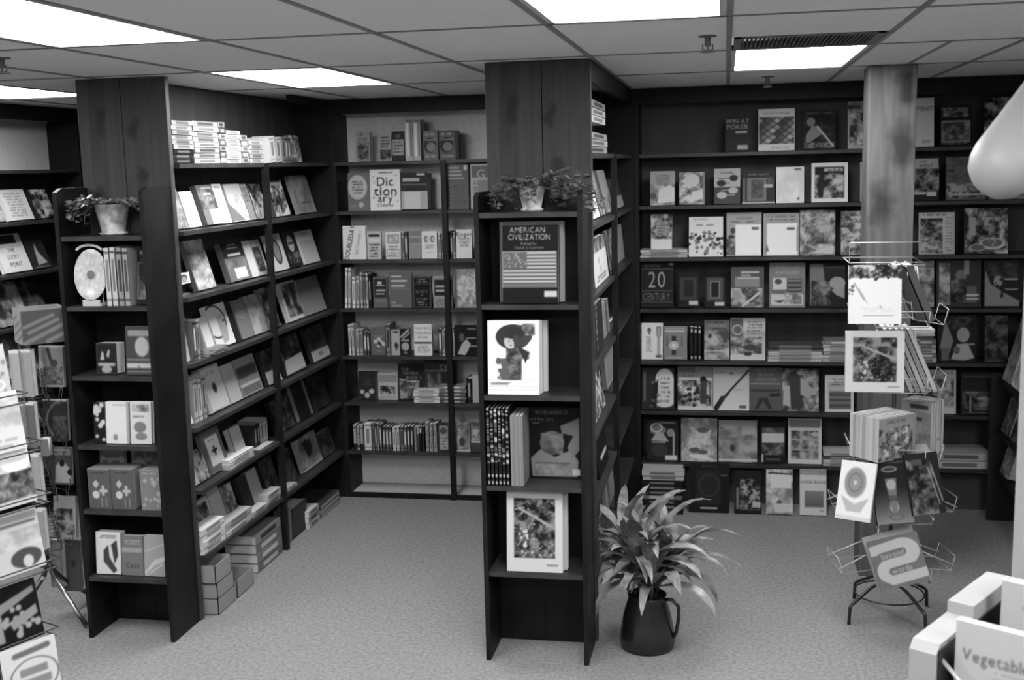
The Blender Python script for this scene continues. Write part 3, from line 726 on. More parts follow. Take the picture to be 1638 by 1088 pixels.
row('y', YB, R_[4], rt(4), [
    ('large dark book with a giant 20 on its cover', 1021, 1077, 421, 'bg 13;R 0 .14 1 .16 40;T 20 .48 .38 .36 62 0 .72;R 0 .62 1 .635 40;T CENTURY .48 .76 .16 50 0 .55;R 0 .87 1 .885 42;R .86 .02 1 .07 60;R .08 .05 .6 .11 30', .035, 13),
    ('dark book with a dim panel and pale page edge', 1084.5, 1118, 438.5, 'bg 12;R .1 .14 .9 .8 24;R .28 .22 .72 .7 14;R .52 .82 .96 .94 70', .055, 12),
    ('dark book with a square bordered window, twin of its neighbour', 1127, 1160, 444, 'bg 12;R .1 .04 .9 .78 30;F .26 .14 .74 .7 50 .05;R .32 .18 .68 .66 12;R .5 .82 .96 .94 70', .03, 12),
    ('grey book with a large slanting pencil', 1169, 1222, 428, 'bg 32;R .12 .24 .86 .5 50;R .3 .11 .85 .16 68;R .3 .19 .6 .23 62;R .2 .26 .85 .3 66;N 0 .52 .95 1 24 66 5 7;L .36 .96 .86 .64 .05 72;E .2 .7 .14 .12 55;L .25 .55 .4 .8 .06 62', .026, 34),
    ('grey book with pictures of pottery and a flower', 1230.5, 1288, 421.5, 'bg 46;T AMERICAN .5 .1 .07 62;T ANTIQUES .5 .22 .07 66;R .1 .34 .48 .6 72;E .25 .42 .1 .06 30;R .5 .36 .9 .66 28;H .52 .38 .88 .62 5 46 26;P 40 .05 .6 .5 .6 .4 .7 .12 .7;R .05 .7 .95 .95 70;N .4 .68 .9 .92 40 70 6 4;P 26 .1 .85 .45 .83 .3 .9', .024, 44),
    ('dark book with a large pale face', 1294.5, 1352, 422, 'bg 14;P 44 .02 .02 .38 .02 .45 .6 .2 .95 .02 .95;N .05 .4 .6 .95 16 52 4 5;T TRADITION .7 .1 .055 54;E .78 .45 .22 .14 58;P 56 .6 .6 .98 .52 .98 .8 .75 .72', .024, 14),
    ('grey book between the wire rack and figures book', 1464, 1494, 418, 'bg 44;N 0 0 1 1 26 66 6 27;R .1 .16 .95 .18 70', .024, 40),
    ('grey book with a group of standing figures', 1498.5, 1569, 418, 'bg 24;R .05 .05 .3 .95 52;N .06 .06 .3 .95 34 72 5 4;E .55 .32 .13 .12 46;N .32 .4 .7 .9 14 46 5 5;R .62 0 .74 .3 55;R .68 .55 .9 .9 40;R .66 .72 .95 .76 78;R .66 .8 .95 .84 72', .024, 30),
    ('dark book with a pale swooping shape', 1573, 1631, 418, 'bg 16;N .1 .05 .95 .4 12 32 5 6;P 52 .03 .98 .05 .2 .2 .5 .5 .66 .98 .86 .98 .98;E .4 .45 .12 .12 58;R .5 .38 .95 .42 60;R .6 .6 .95 .63 58;S .3 .4 .7 .8 10 .03 20 3', .024, 20)])
row('y', YB, R_[5], rt(5), [
    ('white clock book with two tall drawings', 1018.7, 1060, 518, 'bg 82;E .36 .2 .09 .07 35;R .32 .2 .42 .32 42;R .72 .1 .9 .32 62;F .7 .1 .92 .36 35 .04;R .74 .36 .88 .9 60;R .68 .88 .95 .95 36;B .2 .36 .5 .8 7 48', .03, 78),
    ('grey book showing a wristwatch', 1062, 1099, 523, 'bg 48;R .04 .06 .9 .1 60;R .04 .14 .9 .17 76;R .34 .3 .52 .86 20;E .43 .58 .19 .13 78;O .43 .58 .14 .1 .25 50;R .1 .3 .16 .6 34;R .75 .3 .8 .6 34;R .08 .93 .8 .96 66', .03, 46)])
spines('y', YB, R_[5], 1103, 1122, 523, 3, 'black spine with pale tips', rt(5), (14,), sart=['bg 12;R .3 .05 .8 .16 74;R .3 .86 .8 .95 66;R .4 .25 .6 .75 26'])
row('y', YB, R_[5], rt(5), [
    ('grey action photo book beside the black spines', 1126.5, 1167, 513, 'bg 40;T SPORTING .5 .14 .06 62;N 0 .26 1 1 28 66 4 7;R .02 .76 .9 .79 70;B .1 .02 .9 .1 1 30;R .3 .2 .9 .24 30;E .22 .4 .07 .06 24', .024, 30),
    ('pale book with fish and bowls in front', 1168.5, 1224, 510, 'bg 70;V 0 .3 1 1 60 74;R .02 .02 .36 .7 36;O .2 .28 .16 .13 .3 60;B .45 .06 .95 .4 5 45;N 0 .45 .9 .85 26 70 5 3;P 26 .3 .68 .6 .62 .85 .68 .6 .78 .4 .74;E .5 .85 .12 .05 24', .024, 72)])
stack('y', YB, R_[5], 1228.6, 1315, 553, 8, 'thin pale flat booklet', rt(5), (74, 66, 76, 70, 74, 40, 20, 32), off=.015)
stack('y', YB, R_[5], 1317, 1372, 546, 6, 'grey flat book behind the rack', rt(5), (66, 72, 60, 74, 66, 50), off=.015)
stack('y', YB, R_[5], 1466, 1497, 544, 5, 'pale flat book right of the rack', rt(5), (70, 50, 74, 66, 45), off=.015)
row('y', YB, R_[5], rt(5), [
    ('dark book with a pale baby and petals', 1500, 1560, 506, 'bg 14;N .2 .02 .95 .3 8 34 4 6;P 50 .05 .7 .2 .1 .42 .55 .25 .95;E .68 .42 .17 .16 60;P 66 .35 .95 .5 .62 .8 .6 .98 .92 .7 .98;E .5 .75 .09 .09 40;R .82 .6 .98 .64 60;R .1 .7 .3 .98 40', .024, 14),
    ('dim dark book next to the baby book', 1575, 1612, 506, 'bg 12;N 0 0 1 1 8 36 6 4;R .1 .2 .9 .22 34', .024, 12)])
row('y', YB, R_[6], rt(6), [
    ('dark book with a pale arched panel and small figure', 1023, 1078.5, 590, 'bg 18;E .7 .27 .28 .26 76;R .42 .26 .98 .85 76;E .7 .84 .28 .11 76;B .55 .2 .9 .85 6 50;P 14 .3 .95 .35 .4 .5 .3 .5 .5 .45 .95;R .05 .1 .12 .8 38;S .3 .3 .5 .95 10 .03 40 4;R .98 0 1 1 18', .024, 18),
    ('war book with sketched soldiers', 1084, 1140.5, 587, 'bg 46;R .02 .02 .5 .14 36;T WORLD .36 .1 .08 30;T WAR_I .32 .22 .08 30;R .02 .26 .98 1 70;N .0 .32 .95 .9 18 78 7 3;E .72 .3 .09 .07 10;R .64 .34 .82 .86 26;S .1 .5 .6 .9 14 .04 18 7;R .0 .93 1 1 76', .024, 66),
    ('pale book with a large slanting rifle', 1141, 1198.5, 588, 'bg 62;V 0 0 1 1 58 80;L .08 .95 .26 .72 .11 16;L .2 .8 .42 .6 .06 20;L .35 .65 .98 .08 .045 18;T GUNS .2 .12 .07 40;R .44 .12 .56 .18 42;R .72 .88 .92 .95 36;B .55 .5 .85 .56 1 56', .024, 70),
    ('dark grey book with block lettered title bands', 1199.5, 1250.5, 589, 'bg 34;T TREES_AND .5 .06 .06 52;T BLACK .5 .16 .07 55;T LITERATURE .5 .28 .07 56 0 .8;R .02 .36 .95 .39 50;R .02 .5 .95 .56 24;P 20 .16 .95 .3 .7 .55 .7 .7 .95 .58 .95 .42 .76 .26 .95;P 20 .6 .6 .95 .58 .95 .66 .64 .68', .024, 36),
    ('grey book with a robed bearded figure', 1251, 1309.5, 591, 'bg 40;N 0 0 1 1 22 64 5 16;P 24 .2 .1 .45 .05 .6 .9 .25 .98;P 58 .5 .2 .75 .4 .95 .5 .7 .7 .5 .6;E .5 .1 .1 .05 62;P 64 .04 .4 .2 .4 .24 .9 .02 .85;B .55 .04 .95 .3 5 60', .026, 40),
    ('white bordered book with a grey panel', 1319.5, 1365.5, 601, 'bg 72;V .1 .2 .9 1 60 74;B .15 .08 .85 .3 3 40;R .15 .44 .9 .92 38;H .15 .5 .9 .86 5 30 42;R 0 .93 1 1 74', .024, 68),
    ('small dark book below the framed rack book', 1377, 1421, 632, 'bg 30;R .1 .2 .9 .9 20;B .2 .3 .8 .6 4 50', .024, 24),
    ('grey foliage book right of the rack boxes', 1478, 1529, 593, 'bg 66;N .0 .08 .94 .8 22 74 7 11;R 0 .86 1 1 80;R .94 0 1 1 76', .024, 70),
    ('dark waterfall photo book near the end', 1537, 1588, 598, 'bg 15;R .05 .07 .95 .1 34;N .05 .45 .95 .9 12 52 6 5;R .28 .55 .32 .95 62;E .7 .62 .2 .04 56;R .05 .95 .95 .98 36', .024, 15)])
row('y', YB, R_[7], rt(7), [
    ('dark book with a crowned toad and price label', 1035, 1085, 674, 'bg 14;R .38 .03 .9 .07 46;E .35 .24 .26 .12 42;O .3 .18 .2 .12 .3 66;E .75 .3 .12 .1 50;P 60 .12 .5 .3 .3 .5 .3 .7 .52;R .14 .52 .6 .56 52;R .82 .3 .88 .98 60;R .58 .86 .96 .98 74;E .4 .74 .26 .16 22', .024, 14),
    ('pale swirling sea picture book', 1089.5, 1147, 670, 'bg 60;N 0 0 1 1 44 74 4 9;P 46 .05 .02 .2 .02 .16 .5 0 .6;P 70 .4 .3 .5 .25 .56 .75 .46 .76;P 68 .7 .3 .84 .26 .76 .6 .7 .6;E .6 .28 .16 .06 34;E .38 .74 .16 .06 34;E .6 .78 .14 .05 36;P 82 .2 .84 .6 .84 .98 .98 .3 .92', .024, 60),
    ('faded grey landscape book', 1149.5, 1211, 674, 'bg 52;V 0 0 1 1 58 48;N 0 .1 1 1 40 62 3 8;E .36 .66 .07 .08 26;R .6 .04 .96 .34 60;R 0 .92 1 .97 74', .03, 54),
    ('black narrow book with a pale sky band', 1218, 1256, 677.5, 'bg 12;R .02 .24 .96 .54 70;N .02 .12 .96 .26 24 44 6 4;N .02 .5 .96 .8 14 48 5 3;L .2 .58 .9 .5 .02 20;R .0 .78 .08 .98 62;R .2 .88 .8 .93 32', .024, 12),
    ('white book with a grid of nine small pictures', 1260.5, 1314, 671, 'bg 76;R .04 .03 .96 .2 52;R .08 .26 .92 .9 60;' + ';'.join(f'N {.1+.275*i} {.27+.215*j} {.35+.275*i} {.455+.215*j} 26 66 4 {i*3+j+1}' for i in range(3) for j in range(3)) + ';E .8 .34 .12 .05 66', .024, 74)])
stack('y', YB, R_[7], 1316.5, 1372, 725, 4, 'pale flat book left of the rack', rt(7), (66, 74, 30, 70), off=.012)
stack('y', YB, R_[7], 1490, 1583, 725, 2, 'large white book lying flat', rt(7), (76, 70), off=.012, depth=.24)
stack('y', 3.40, 0.0, 1027, 1092, 754, 9, 'flat book in the dark pile', rt(8), (14, 18, 12, 40, 14, 16, 12, 68, 66), off=.0, depth=.2)
row('y', 3.42, 0.0, rt(8), [
    ('large black book with a dim square frame', 1102, 1167, 743, 'bg 9;T MEDIEVAL .5 .06 .05 34;R .18 .14 .78 .84 15;O .5 .45 .26 .24 .15 22;R .28 .9 .7 .93 74;R .78 .22 .95 .26 30', .03, 9),
    ('black book with an arched crowd scene', 1175, 1218, 755.5, 'bg 12;E .58 .4 .36 .22 40;R .22 .4 .94 .92 40;N .2 .2 .94 .9 12 66 8 13;R .66 .72 .96 .86 66;R .06 .4 .16 .9 44;S .2 .3 .9 .8 20 .02 60 3', .03, 12),
    ('pale book with soft cloudy cover', 1225.5, 1268, 753, 'bg 62;N .0 .0 1 1 46 78 4 14;R .16 .1 .95 .42 80;L .1 .08 .95 .1 .03 22;E .5 .74 .1 .06 36;R .3 .76 .9 .95 74', .03, 60),
    ('white cookbook with a grey photo', 1279.5, 1322, 753, 'bg 76;R .0 .0 1 .12 54;B .1 .04 .9 .1 1 62;T COOK_BOOK .52 .28 .06 24;V .2 .48 .88 .82 50 36;F .18 .47 .9 .84 46 .02;B .7 .88 .95 .93 1 50', .035, 72)], lean=12)

# alcove bookcase -------------------------------------------------
WB2 = 'alcove bookcase'


def al(n): return f'{WB2}, {SHN[n]}'


row('y', YB, S_[1], al(1), [
    ('thick pale book with dark lettering down the cover', 570, 592.5, 211, 'bg 58;T A .4 .1 .1 20;T THE .5 .28 .12 22;T WAY .55 .42 .12 20;N .1 .45 .9 .95 18 58 6 3', .06, 52),
    ('small pale book with lines of type', 606.5, 627, 214, 'bg 60;B .1 .1 .9 .55 4 25;N .1 .6 .95 .95 14 50 5 5', .05, 56),
    ('small book with a black top and pale label', 627.5, 647.5, 211, 'bg 20;T 43 .45 .16 .12 70;R .05 .28 .95 .82 62;B .1 .32 .9 .76 4 36', .05, 22)], lean=3)
for k, (a, b) in enumerate(((649, 661), (661.8, 674))):
    put('y', YB, S_[1], a, b, 190.6, ('tall glossy white volume', 'tall glossy white volume beside its twin')[k], al(1), 'bg 66;R .2 .1 .5 .9 86;R .7 .05 .9 .9 44;R .1 .02 .9 .08 40', t=.13, lean=0, base=45, off=.02)  # bright upright band in the print is painted shine
row('y', YB, S_[1], al(1), [
    ('thick grey book with a scroll emblem', 678, 701.5, 209, 'bg 42;B .1 .06 .9 .2 1 60;E .45 .5 .42 .26 24;E .52 .56 .3 .16 50;R .15 .3 .9 .34 62;B .1 .8 .9 .95 1 60', .09, 40),
    ('thick grey book with a scroll emblem, nearest the partition', 703.5, 729, 208.5, 'bg 38;B .1 .06 .9 .2 1 60;E .45 .5 .42 .26 20;E .52 .56 .3 .16 48;R .15 .3 .9 .34 58;B .1 .8 .9 .95 1 56', .13, 20)], lean=0, off=.025)
row('y', YB, S_[2], al(2), [
    ('grey reference book with a large pale disc', 557.5, 592, 277, 'bg 42;E .45 .38 .44 .32 68;B .15 .2 .75 .56 5 38;E .6 .84 .12 .07 66;R .06 .86 .4 .88 60', .03, 40),
    ('white childrens dictionary with tall broken title', 592.8, 641, 272, 'bg 82;B .3 .05 .8 .1 1 40;T Dic .5 .29 .22 12;T tion .5 .52 .24 12;T ary .5 .7 .19 12;T Children .5 .87 .08 25;S .05 .15 .2 .75 5 .02 55 3;S .8 .1 .95 .8 5 .02 55 7', .045, 78),
    ('thick book with dark top and pale lower label', 642.3, 684.5, 278, 'bg 62;R 0 0 1 .5 18;R .06 .14 .7 .24 62;R .6 .02 .9 .08 70;R .12 .52 .72 .98 72;R 0 .3 1 .34 40', .12, 20),
    ('grey book with a stepped title and small dot', 712.5, 750, 263.5, 'bg 38;R .05 .06 .6 .1 62;R .12 .14 .7 .18 62;R .14 .22 .72 .26 62;R .1 .3 .8 .33 62;E .88 .08 .08 .06 72;H .04 .5 .2 .96 12 20 38;B .3 .45 .95 .95 9 32', .035, 36),
    ('pale book with a large letter G', 753.5, 790, 263, 'bg 64;R .06 .04 .9 .3 40;T G .45 .22 .2 66;B .1 .36 .3 .95 12 40;R .3 .36 .95 .96 50', .035, 60)], lean=3, off=.03)
row('y', YB, S_[3], al(3), [
    ('white dictionary with slanting black lettering', 549, 585.5, 362, 'bg 80;T DOUBLEDAY .3 .5 .15 10 78 .8;T DICTIONARY .68 .5 .1 45 78 .8', .03, 74),
    ('small white paperback with a black top line', 588.5, 610, 371.5, 'bg 66;R .1 .1 .9 .18 14;R .1 .24 .9 .38 74;B .1 .42 .9 .95 5 28', .03, 60),
    ('white paperback with two outlined boxes', 617.5, 641.5, 372, 'bg 76;F .14 .1 .86 .42 26 .04;B .2 .14 .8 .4 4 45;B .15 .5 .9 .9 5 40;F .08 .64 .94 .92 40 .03', .025, 70),
    ('plain grey paperback', 654.5, 674.5, 370, 'bg 44;R .06 .2 .95 .24 60;R .06 .45 .95 .48 56;R 0 .48 1 1 50', .03, 44),
    ('white paperback marked with two grey ovals', 675, 699.5, 371, 'bg 78;E .3 .28 .15 .13 42;E .7 .28 .15 .13 42;E .34 .28 .09 .08 66;E .74 .28 .09 .08 66;B .15 .48 .85 .64 3 40;B .2 .75 .8 .8 1 50', .03, 74),
    ('white paperback with a bold dark heading', 730.5, 755, 368, 'bg 78;T Roget .5 .16 .14 14;T Pocket .5 .3 .1 20;B .15 .38 .85 .6 4 40', .03, 72)], lean=4, off=.03)
spines('y', YB, S_[3], 643.5, 652.5, 371, 2, 'thin patterned spine', al(3), (55, 40))
spines('y', YB, S_[3], 701, 711, 374, 2, 'thin pale spine right of the ovals', al(3), (66, 48))
spines('y', YB, S_[3], 716, 729.5, 370, 3, 'narrow dark spine beside the post', al(3), (16, 30, 60))
spines('y', YB, S_[4], 549, 561, 429, 2, 'tall white spine leaning at the end', al(4), (80, 74), slant=3)
spines('y', YB, S_[4], 563, 575.5, 442, 2, 'white spine', al(4), (82, 68), slant=2)
spines('y', YB, S_[4], 577, 595, 436, 4, 'slim mixed spine', al(4), (66, 50, 70, 18))
row('y', YB, S_[4], al(4), [
    ('grey book with a dark lettered block', 598, 620.5, 444, 'bg 36;R .08 .06 .92 .66 16;R .3 .14 .6 .24 66;R .16 .26 .8 .3 60;R .2 .4 .86 .46 62;R .16 .52 .8 .57 58;R .1 .74 .9 .8 44', .03, 34),
    ('wide grey book with short white title lines', 623.5, 659, 436, 'bg 36;R .08 .1 .55 .14 68;R .08 .22 .8 .27 66;R .08 .36 .7 .41 66;R .08 .46 .9 .47 56;R .08 .84 .3 .87 60;R .08 .92 .55 .95 60', .03, 36),
    ('black book with bordered white lettering', 661, 690.5, 443, 'bg 8;F .03 .02 .97 .98 50 .03;R .08 .22 .92 .24 40;B .2 .06 .8 .2 2 46;T BODY .5 .48 .1 60;T IN .5 .6 .06 60;T MODERN .5 .72 .08 60 0 .8;B .2 .78 .8 .94 2 50', .03, 8),
    ('grey book with black rounded word shapes', 694, 724, 442, 'bg 52;R .06 .12 .98 .62 14;R .1 .3 .6 .36 66;R .12 .42 .9 .5 60;E .8 .24 .15 .08 18;B .1 .7 .9 .95 5 36', .03, 50),
    ('mottled pale book close to the central column', 728, 766, 431, 'bg 58;N 0 0 1 1 44 72 8 9;S .4 .5 .95 .9 12 .03 72 3;R 0 0 .1 1 34', .03, 55)], lean=3, off=.03)
spines('y', YB, S_[5], 558, 568, 519, 2, 'tall white spine at the end', al(5), (76, 70))
spines('y', YB, S_[5], 570, 581.5, 525, 2, 'pale printed spine', al(5), (66, 60))
spines('y', YB, S_[5], 582.5, 592, 530, 2, 'grey spine', al(5), (40, 34))
spines('y', YB, S_[5], 617.5, 625.5, 516, 1, 'tall grey spine standing between two covers', al(5), (46,))
spines('y', YB, S_[5], 702, 713, 526, 2, 'mixed spine left of the post', al(5), (40, 62))
spines('y', YB, S_[5], 720, 728, 528, 1, 'pale spine right of the post', al(5), (66,))
row('y', YB, S_[5], al(5), [
    ('grey paperback with a pale winged emblem', 594, 617, 525, 'bg 36;R .2 .28 .8 .34 44;S .15 .4 .9 .68 16 .05 70 3;E .6 .58 .12 .08 24;B .3 .8 .7 .88 1 48', .03, 34),
    ('small pale book with a dark bird', 626.5, 640, 528, 'bg 60;P 20 .1 .06 .9 .06 .9 .12 .4 .14;E .6 .62 .25 .1 22;L .5 .5 .6 .8 .05 18', .03, 56),
    ('black and white paperback with a crest', 640.7, 657, 527, 'bg 14;L .1 .3 .8 .04 .08 60;L .3 .36 .95 .14 .05 60;R .1 .4 .9 .46 56;E .5 .66 .38 .16 58;E .5 .9 .18 .06 40', .03, 14),
    ('white book with grey lettering leaning forward', 663, 691.5, 520, 'bg 78;T THE_PRIZE .5 .12 .08 40;T WINNING .5 .27 .08 35;T BOOK .5 .41 .08 36;R .02 .56 .98 .62 26;B .1 .68 .9 .92 5 52', .04, 74),
    ('dark book with a leaping white figure', 728.5, 764, 521, 'bg 10;E .3 .4 .12 .14 34;P 64 .1 .95 .3 .6 .5 .45 .7 .6 .6 .8 .45 .98;R .55 .1 .95 .14 48;R .5 .4 .95 .44 60;R .6 .66 .98 .7 64', .03, 10)], lean=3, off=.03)
row('y', YB, S_[6], al(6), [
    ('dark book marked with three pale discs', 574.5, 604.5, 595, 'bg 18;E .18 .72 .12 .08 66;E .44 .84 .14 .1 66;E .68 .7 .14 .09 66;B .3 .24 .7 .5 4 30;R .9 0 1 1 26', .03, 18),
    ('pale book with a picture panel', 605.5, 636.5, 597, 'bg 64;R .02 .08 .95 .34 50;R .08 .48 .86 .78 30;N .08 .48 .86 .78 14 66 5 4;R .05 .86 .9 .95 60', .03, 60),
    ('dark formula book with a white spilling picture', 638, 679.5, 583, 'bg 15;T THE .26 .14 .08 66;T FORMULA .46 .25 .08 66 0 .85;T BOOK_2 .6 .37 .08 62;P 62 .04 .4 .3 .42 .7 .7 .9 .72 .6 .8 .1 .98;N .05 .45 .8 .95 20 74 5 3;R .6 .05 .98 .2 10', .03, 15),
    ('dark book with outlined pale initials', 680.5, 730, 578, 'bg 20;T CB .62 .16 .13 60;R .0 .24 .75 .26 54;N .1 .3 .5 .98 18 46 5 9;R .55 .3 .98 .98 14', .035, 18)], lean=3, off=.09)
stack('y', YB, S_[6], 661.5, 702, 624, 4, 'white paperback lying flat', al(6), (78, 74, 80, 76), off=.01, depth=.11)
stack('y', YB, S_[6], 703.5, 745, 617.5, 5, 'grey paperback lying flat', al(6), (36, 42, 38, 44, 50), off=.01, depth=.11)
spines('y', YB, S_[6], 747, 755, 603, 1, 'dark slanting spine', al(6), (18,))
put('y', YB, S_[6], 756, 790, 601, 'pale book beside the central end shelf', al(6), 'bg 62;N .4 .3 1 1 58 74 3 3', base=58, lean=3)
spines('y', YB, S_[7], 566, 582, 680, 3, 'pale spine with dark foot', al(7), (58, 20, 62), sart=['bg 60;R 0 .75 1 1 16;R .1 .1 .9 .14 22', 'bg 58;R 0 .8 1 .9 20;R .1 .3 .9 .34 24'])
spines('y', YB, S_[7], 583, 595.5, 676, 1, 'wide white spine', al(7), (76,))
spines('y', YB, S_[7], 596.5, 611.5, 677, 4, 'banded grey spine', al(7), (48, 40, 56, 44))
spines('y', YB, S_[7], 612.5, 627.5, 681, 3, 'plain grey spine', al(7), (36, 40, 34))
spines('y', YB, S_[7], 628.5, 640, 682, 2, 'white spine', al(7), (76, 72))
spines('y', YB, S_[7], 641, 662, 682, 4, 'dull grey spine', al(7), (48, 42, 36, 30))
spines('y', YB, S_[7], 663, 680, 682, 4, 'mixed dark and white spine', al(7), (50, 60, 14, 16), sart=['bg 52', 'bg 60;R 0 .3 1 1 30', 'bg 14;R .1 .04 .9 .25 76', 'bg 20'])
spines('y', YB, S_[7], 681, 700, 676, 3, 'pale volume with dotted spine', al(7), (60,), sart=['bg 56;S 0 .05 1 .95 14 .02 20 3'])
put('y', YB, S_[7], 702, 718, 677, 'dark booklet with a round label', al(7), 'bg 20;R .1 .1 .95 .95 56;E .5 .28 .35 .12 30;R .2 .5 .9 .9 66;B .2 .5 .9 .9 4 30', base=24, lean=2)
put('y', YB, S_[7], 729, 752.5, 677, 'small grey portrait book', al(7), 'bg 52;N 0 0 1 1 28 64 4 6;E .45 .66 .2 .16 26;R 0 .94 1 1 68', base=45, lean=4)
put('y', YB, S_[7], 754, 780, 678, 'small dark book with a white band', al(7), 'bg 30;N 0 .1 1 .6 24 70 5 6;R 0 .62 1 .68 76;R 0 .7 1 1 26', base=30, lean=4)
# long left bookcase (faces +X) --------------------------------------
LB = 'long left bookcase'


def lb(n): return f'{LB}, {SHN[n]}'


# top shelf: piles with their spines out, then leaning books
stack('x', FX, S_[1], 272, 312, 193, 9, 'dark and pale flat book', lb(1), (12, 14, 12, 62, 54, 60, 56, 64, 58), off=.03)
stack('x', FX, S_[1], 313, 353, 194, 8, 'pale flat book of the tall pile', lb(1), (66, 60, 54, 66, 58, 62, 68, 56), off=.03)
stack('x', FX, S_[1], 354, 364, 195, 7, 'small patterned flat book', lb(1), (50, 30, 56, 34, 60, 30, 52), off=.03, depth=.12)
stack('x', FX, S_[1], 364.5, 387, 209, 8, 'plain white flat book', lb(1), (72, 70, 74, 72), off=.03)
stack('x', FX, S_[1], 388.5, 399.5, 216, 5, 'mottled flat book', lb(1), (60, 44, 66, 50), off=.03, depth=.12)
stack('x', FX, S_[1], 400.5, 422, 225, 5, 'pale flat book of the low pile', lb(1), (70, 62, 72, 64, 74), off=.03)
spines('x', FX, S_[1], 433, 452, 219, 2, 'white spine tilting toward the column', lb(1), (80, 72), slant=7)
spines('x', FX, S_[1], 453, 466, 219, 3, 'grey spine', lb(1), (50, 44, 40))
put('x', FX, S_[1], 467, 484, 218, 'mottled photo book last in its row', lb(1), 'bg 50;N 0 0 1 1 28 76 4 5', lean=8, base=40)
K = dict(lean=17, off=.05)
rr = lambda n, items: row('x', FX, S_[n], lb(n), items, lean=16, off=.06)
rr(2, [
    ('grey patterned book beside the end column', 282, 302, 306, 'bg 50;N 0 0 1 1 40 60 9 3', .03, 45),
    ('white book leaning far back', 304, 324, 309, 'bg 82;R .1 .8 .9 .84 60', .03, 76),
    ('grey book with a white lower block', 333, 358, 299, 'bg 44;N 0 .1 1 .6 26 52 4 5;R .3 .06 .9 .1 70;R .35 .2 .8 .26 70;T ION .6 .36 .1 72;R .4 .62 1 .98 86', .035, 40),
    ('plain white book', 358.5, 372, 297, 'bg 86;R .1 .04 .9 .12 60', .03, 80),
    ('grey and white landscape book', 376, 401, 297, 'bg 62;N 0 .3 1 1 50 80 3 6;P 44 0 .98 0 .5 .7 .98', .03, 60),
    ('book with fine print', 402, 411, 297, 'bg 50;B .1 .1 .9 .5 7 24', .03, 44),
    ('photo book with a tangle of branches', 413, 432, 297, 'bg 40;N 0 0 1 1 12 76 5 9', .03, 30),
    ('dark tool picture book with a white corner', 443, 466, 291, 'bg 34;N 0 0 1 1 10 72 5 12;R .1 .05 .9 .14 60;P 80 .5 .98 .98 .7 .98 .98', .03, 26),
    ('plain grey book leaning back', 480, 507, 283, 'bg 48;N 0 0 1 1 40 58 2 4;R .3 .7 .85 .74 30', .03, 46)])
stack('x', FX, S_[3], 285, 304, 470, 4, 'thin flat booklet under the two small books', lb(3), (60, 20, 66, 24), off=.03)
put('x', FX, S_[3]+.06, 286, 305, 438, 'small white book with a face drawing', lb(3), 'bg 82;E .5 .45 .28 .3 20;E .5 .52 .2 .2 60;R .1 .8 .9 .86 20', lean=6, off=.05, base=70)
put('x', FX, S_[3], 283, 303, 413, 'dark book with white pointed lettering', lb(3), 'bg 10;T IEI .5 .2 .14 74;T RE .5 .42 .14 70;R .1 .02 .9 .05 60', lean=6, off=.13, base=10)
rr(3, [
    ('pale mottled book', 318, 347, 387, 'bg 62;N 0 0 1 .6 32 66 3 8;N 0 .6 1 1 50 74 8 3', .03, 40),
    ('dark topped book with a pale lower label', 371, 404, 390, 'bg 42;R 0 0 1 .4 16;R .3 .06 .7 .1 60;R .25 .14 .75 .18 60;R .2 .3 .8 .36 74;R .3 .68 .86 .95 78;N .05 .42 .95 .66 34 50 5 3', .035, 36),
    ('white book with a narrow border', 405, 416, 388, 'bg 76', .03, 70),
    ('book with a square dark picture', 417, 431, 386, 'bg 66;R .05 .2 .8 .9 22;N .1 .3 .7 .8 14 60 4 5', .03, 60),
    ('white framed book with a dark oval', 442, 464, 377, 'bg 74;E .48 .48 .28 .36 24;E .48 .48 .2 .28 50;B .1 .02 .9 .1 1 50', .03, 70),
    ('black book with a pale oval emblem', 467, 486, 373, 'bg 12;E .5 .34 .24 .24 66;R .3 .3 .7 .36 16;N .05 .6 .95 .9 10 50 5 7', .03, 12),
    ('white topped book at the far end', 490, 513, 371, 'bg 72;V 0 .3 1 1 60 76;B .2 .06 .9 .16 2 50', .03, 68)])
put('x', FX, S_[4], 292, 309, 510, 'tall narrow pale book beside the end column', lb(4), 'bg 74;B .2 .1 .7 .5 7 44;R .8 0 1 1 50', lean=8, off=.05, base=68)
spines('x', FX, S_[4], 311, 322, 512, 2, 'grey spine', lb(4), (36, 56))
rr(4, [
    ('plain pale book tilted against the profile book', 331, 346, 511, 'bg 78;R 0 0 .2 1 50', .035, 70),
    ('white book with a large face in profile', 349, 378, 490, 'bg 80;O .3 .4 .55 .4 .1 14;P 60 .4 .3 .7 .3 .8 .6 .7 .9 .4 .95;E .74 .42 .1 .03 26;R .9 0 1 1 82', .035, 78),
    ('dark book edge behind the profile book', 379, 387, 486, 'bg 16', .03, 14),
    ('grey book with faint lettering', 389, 408, 482, 'bg 46;B .1 .1 .9 .5 6 60', .03, 44),
    ('pale grey book', 409, 431, 474, 'bg 56;N 0 0 1 1 46 64 3 6', .03, 50),
    ('half hidden photo book behind the post', 433, 450, 463, 'bg 50;N 0 0 1 1 18 70 4 3', .03, 44),
    ('white bordered book with a dark rock photo', 464, 488, 453, 'bg 66;N .1 .06 .98 .9 12 60 4 14;R 0 .93 1 1 76;R 0 0 .1 1 74', .03, 66),
    ('wide plain grey book', 491, 523, 446, 'bg 52;V 0 0 1 1 40 56', .03, 50)])
stack('x', FX, S_[4], 338, 366, 556, 3, 'thin flat book before the profile book', lb(4), (40, 56, 44), off=.0, depth=.06)
rr(5, [
    ('dark book with a white foot', 300, 310, 615, 'bg 14;R 0 .8 1 1 78', .03, 12)])
spines('x', FX, S_[5], 312, 332, 604, 3, 'tall pale spine', lb(5), (70, 76, 60), off=.06)
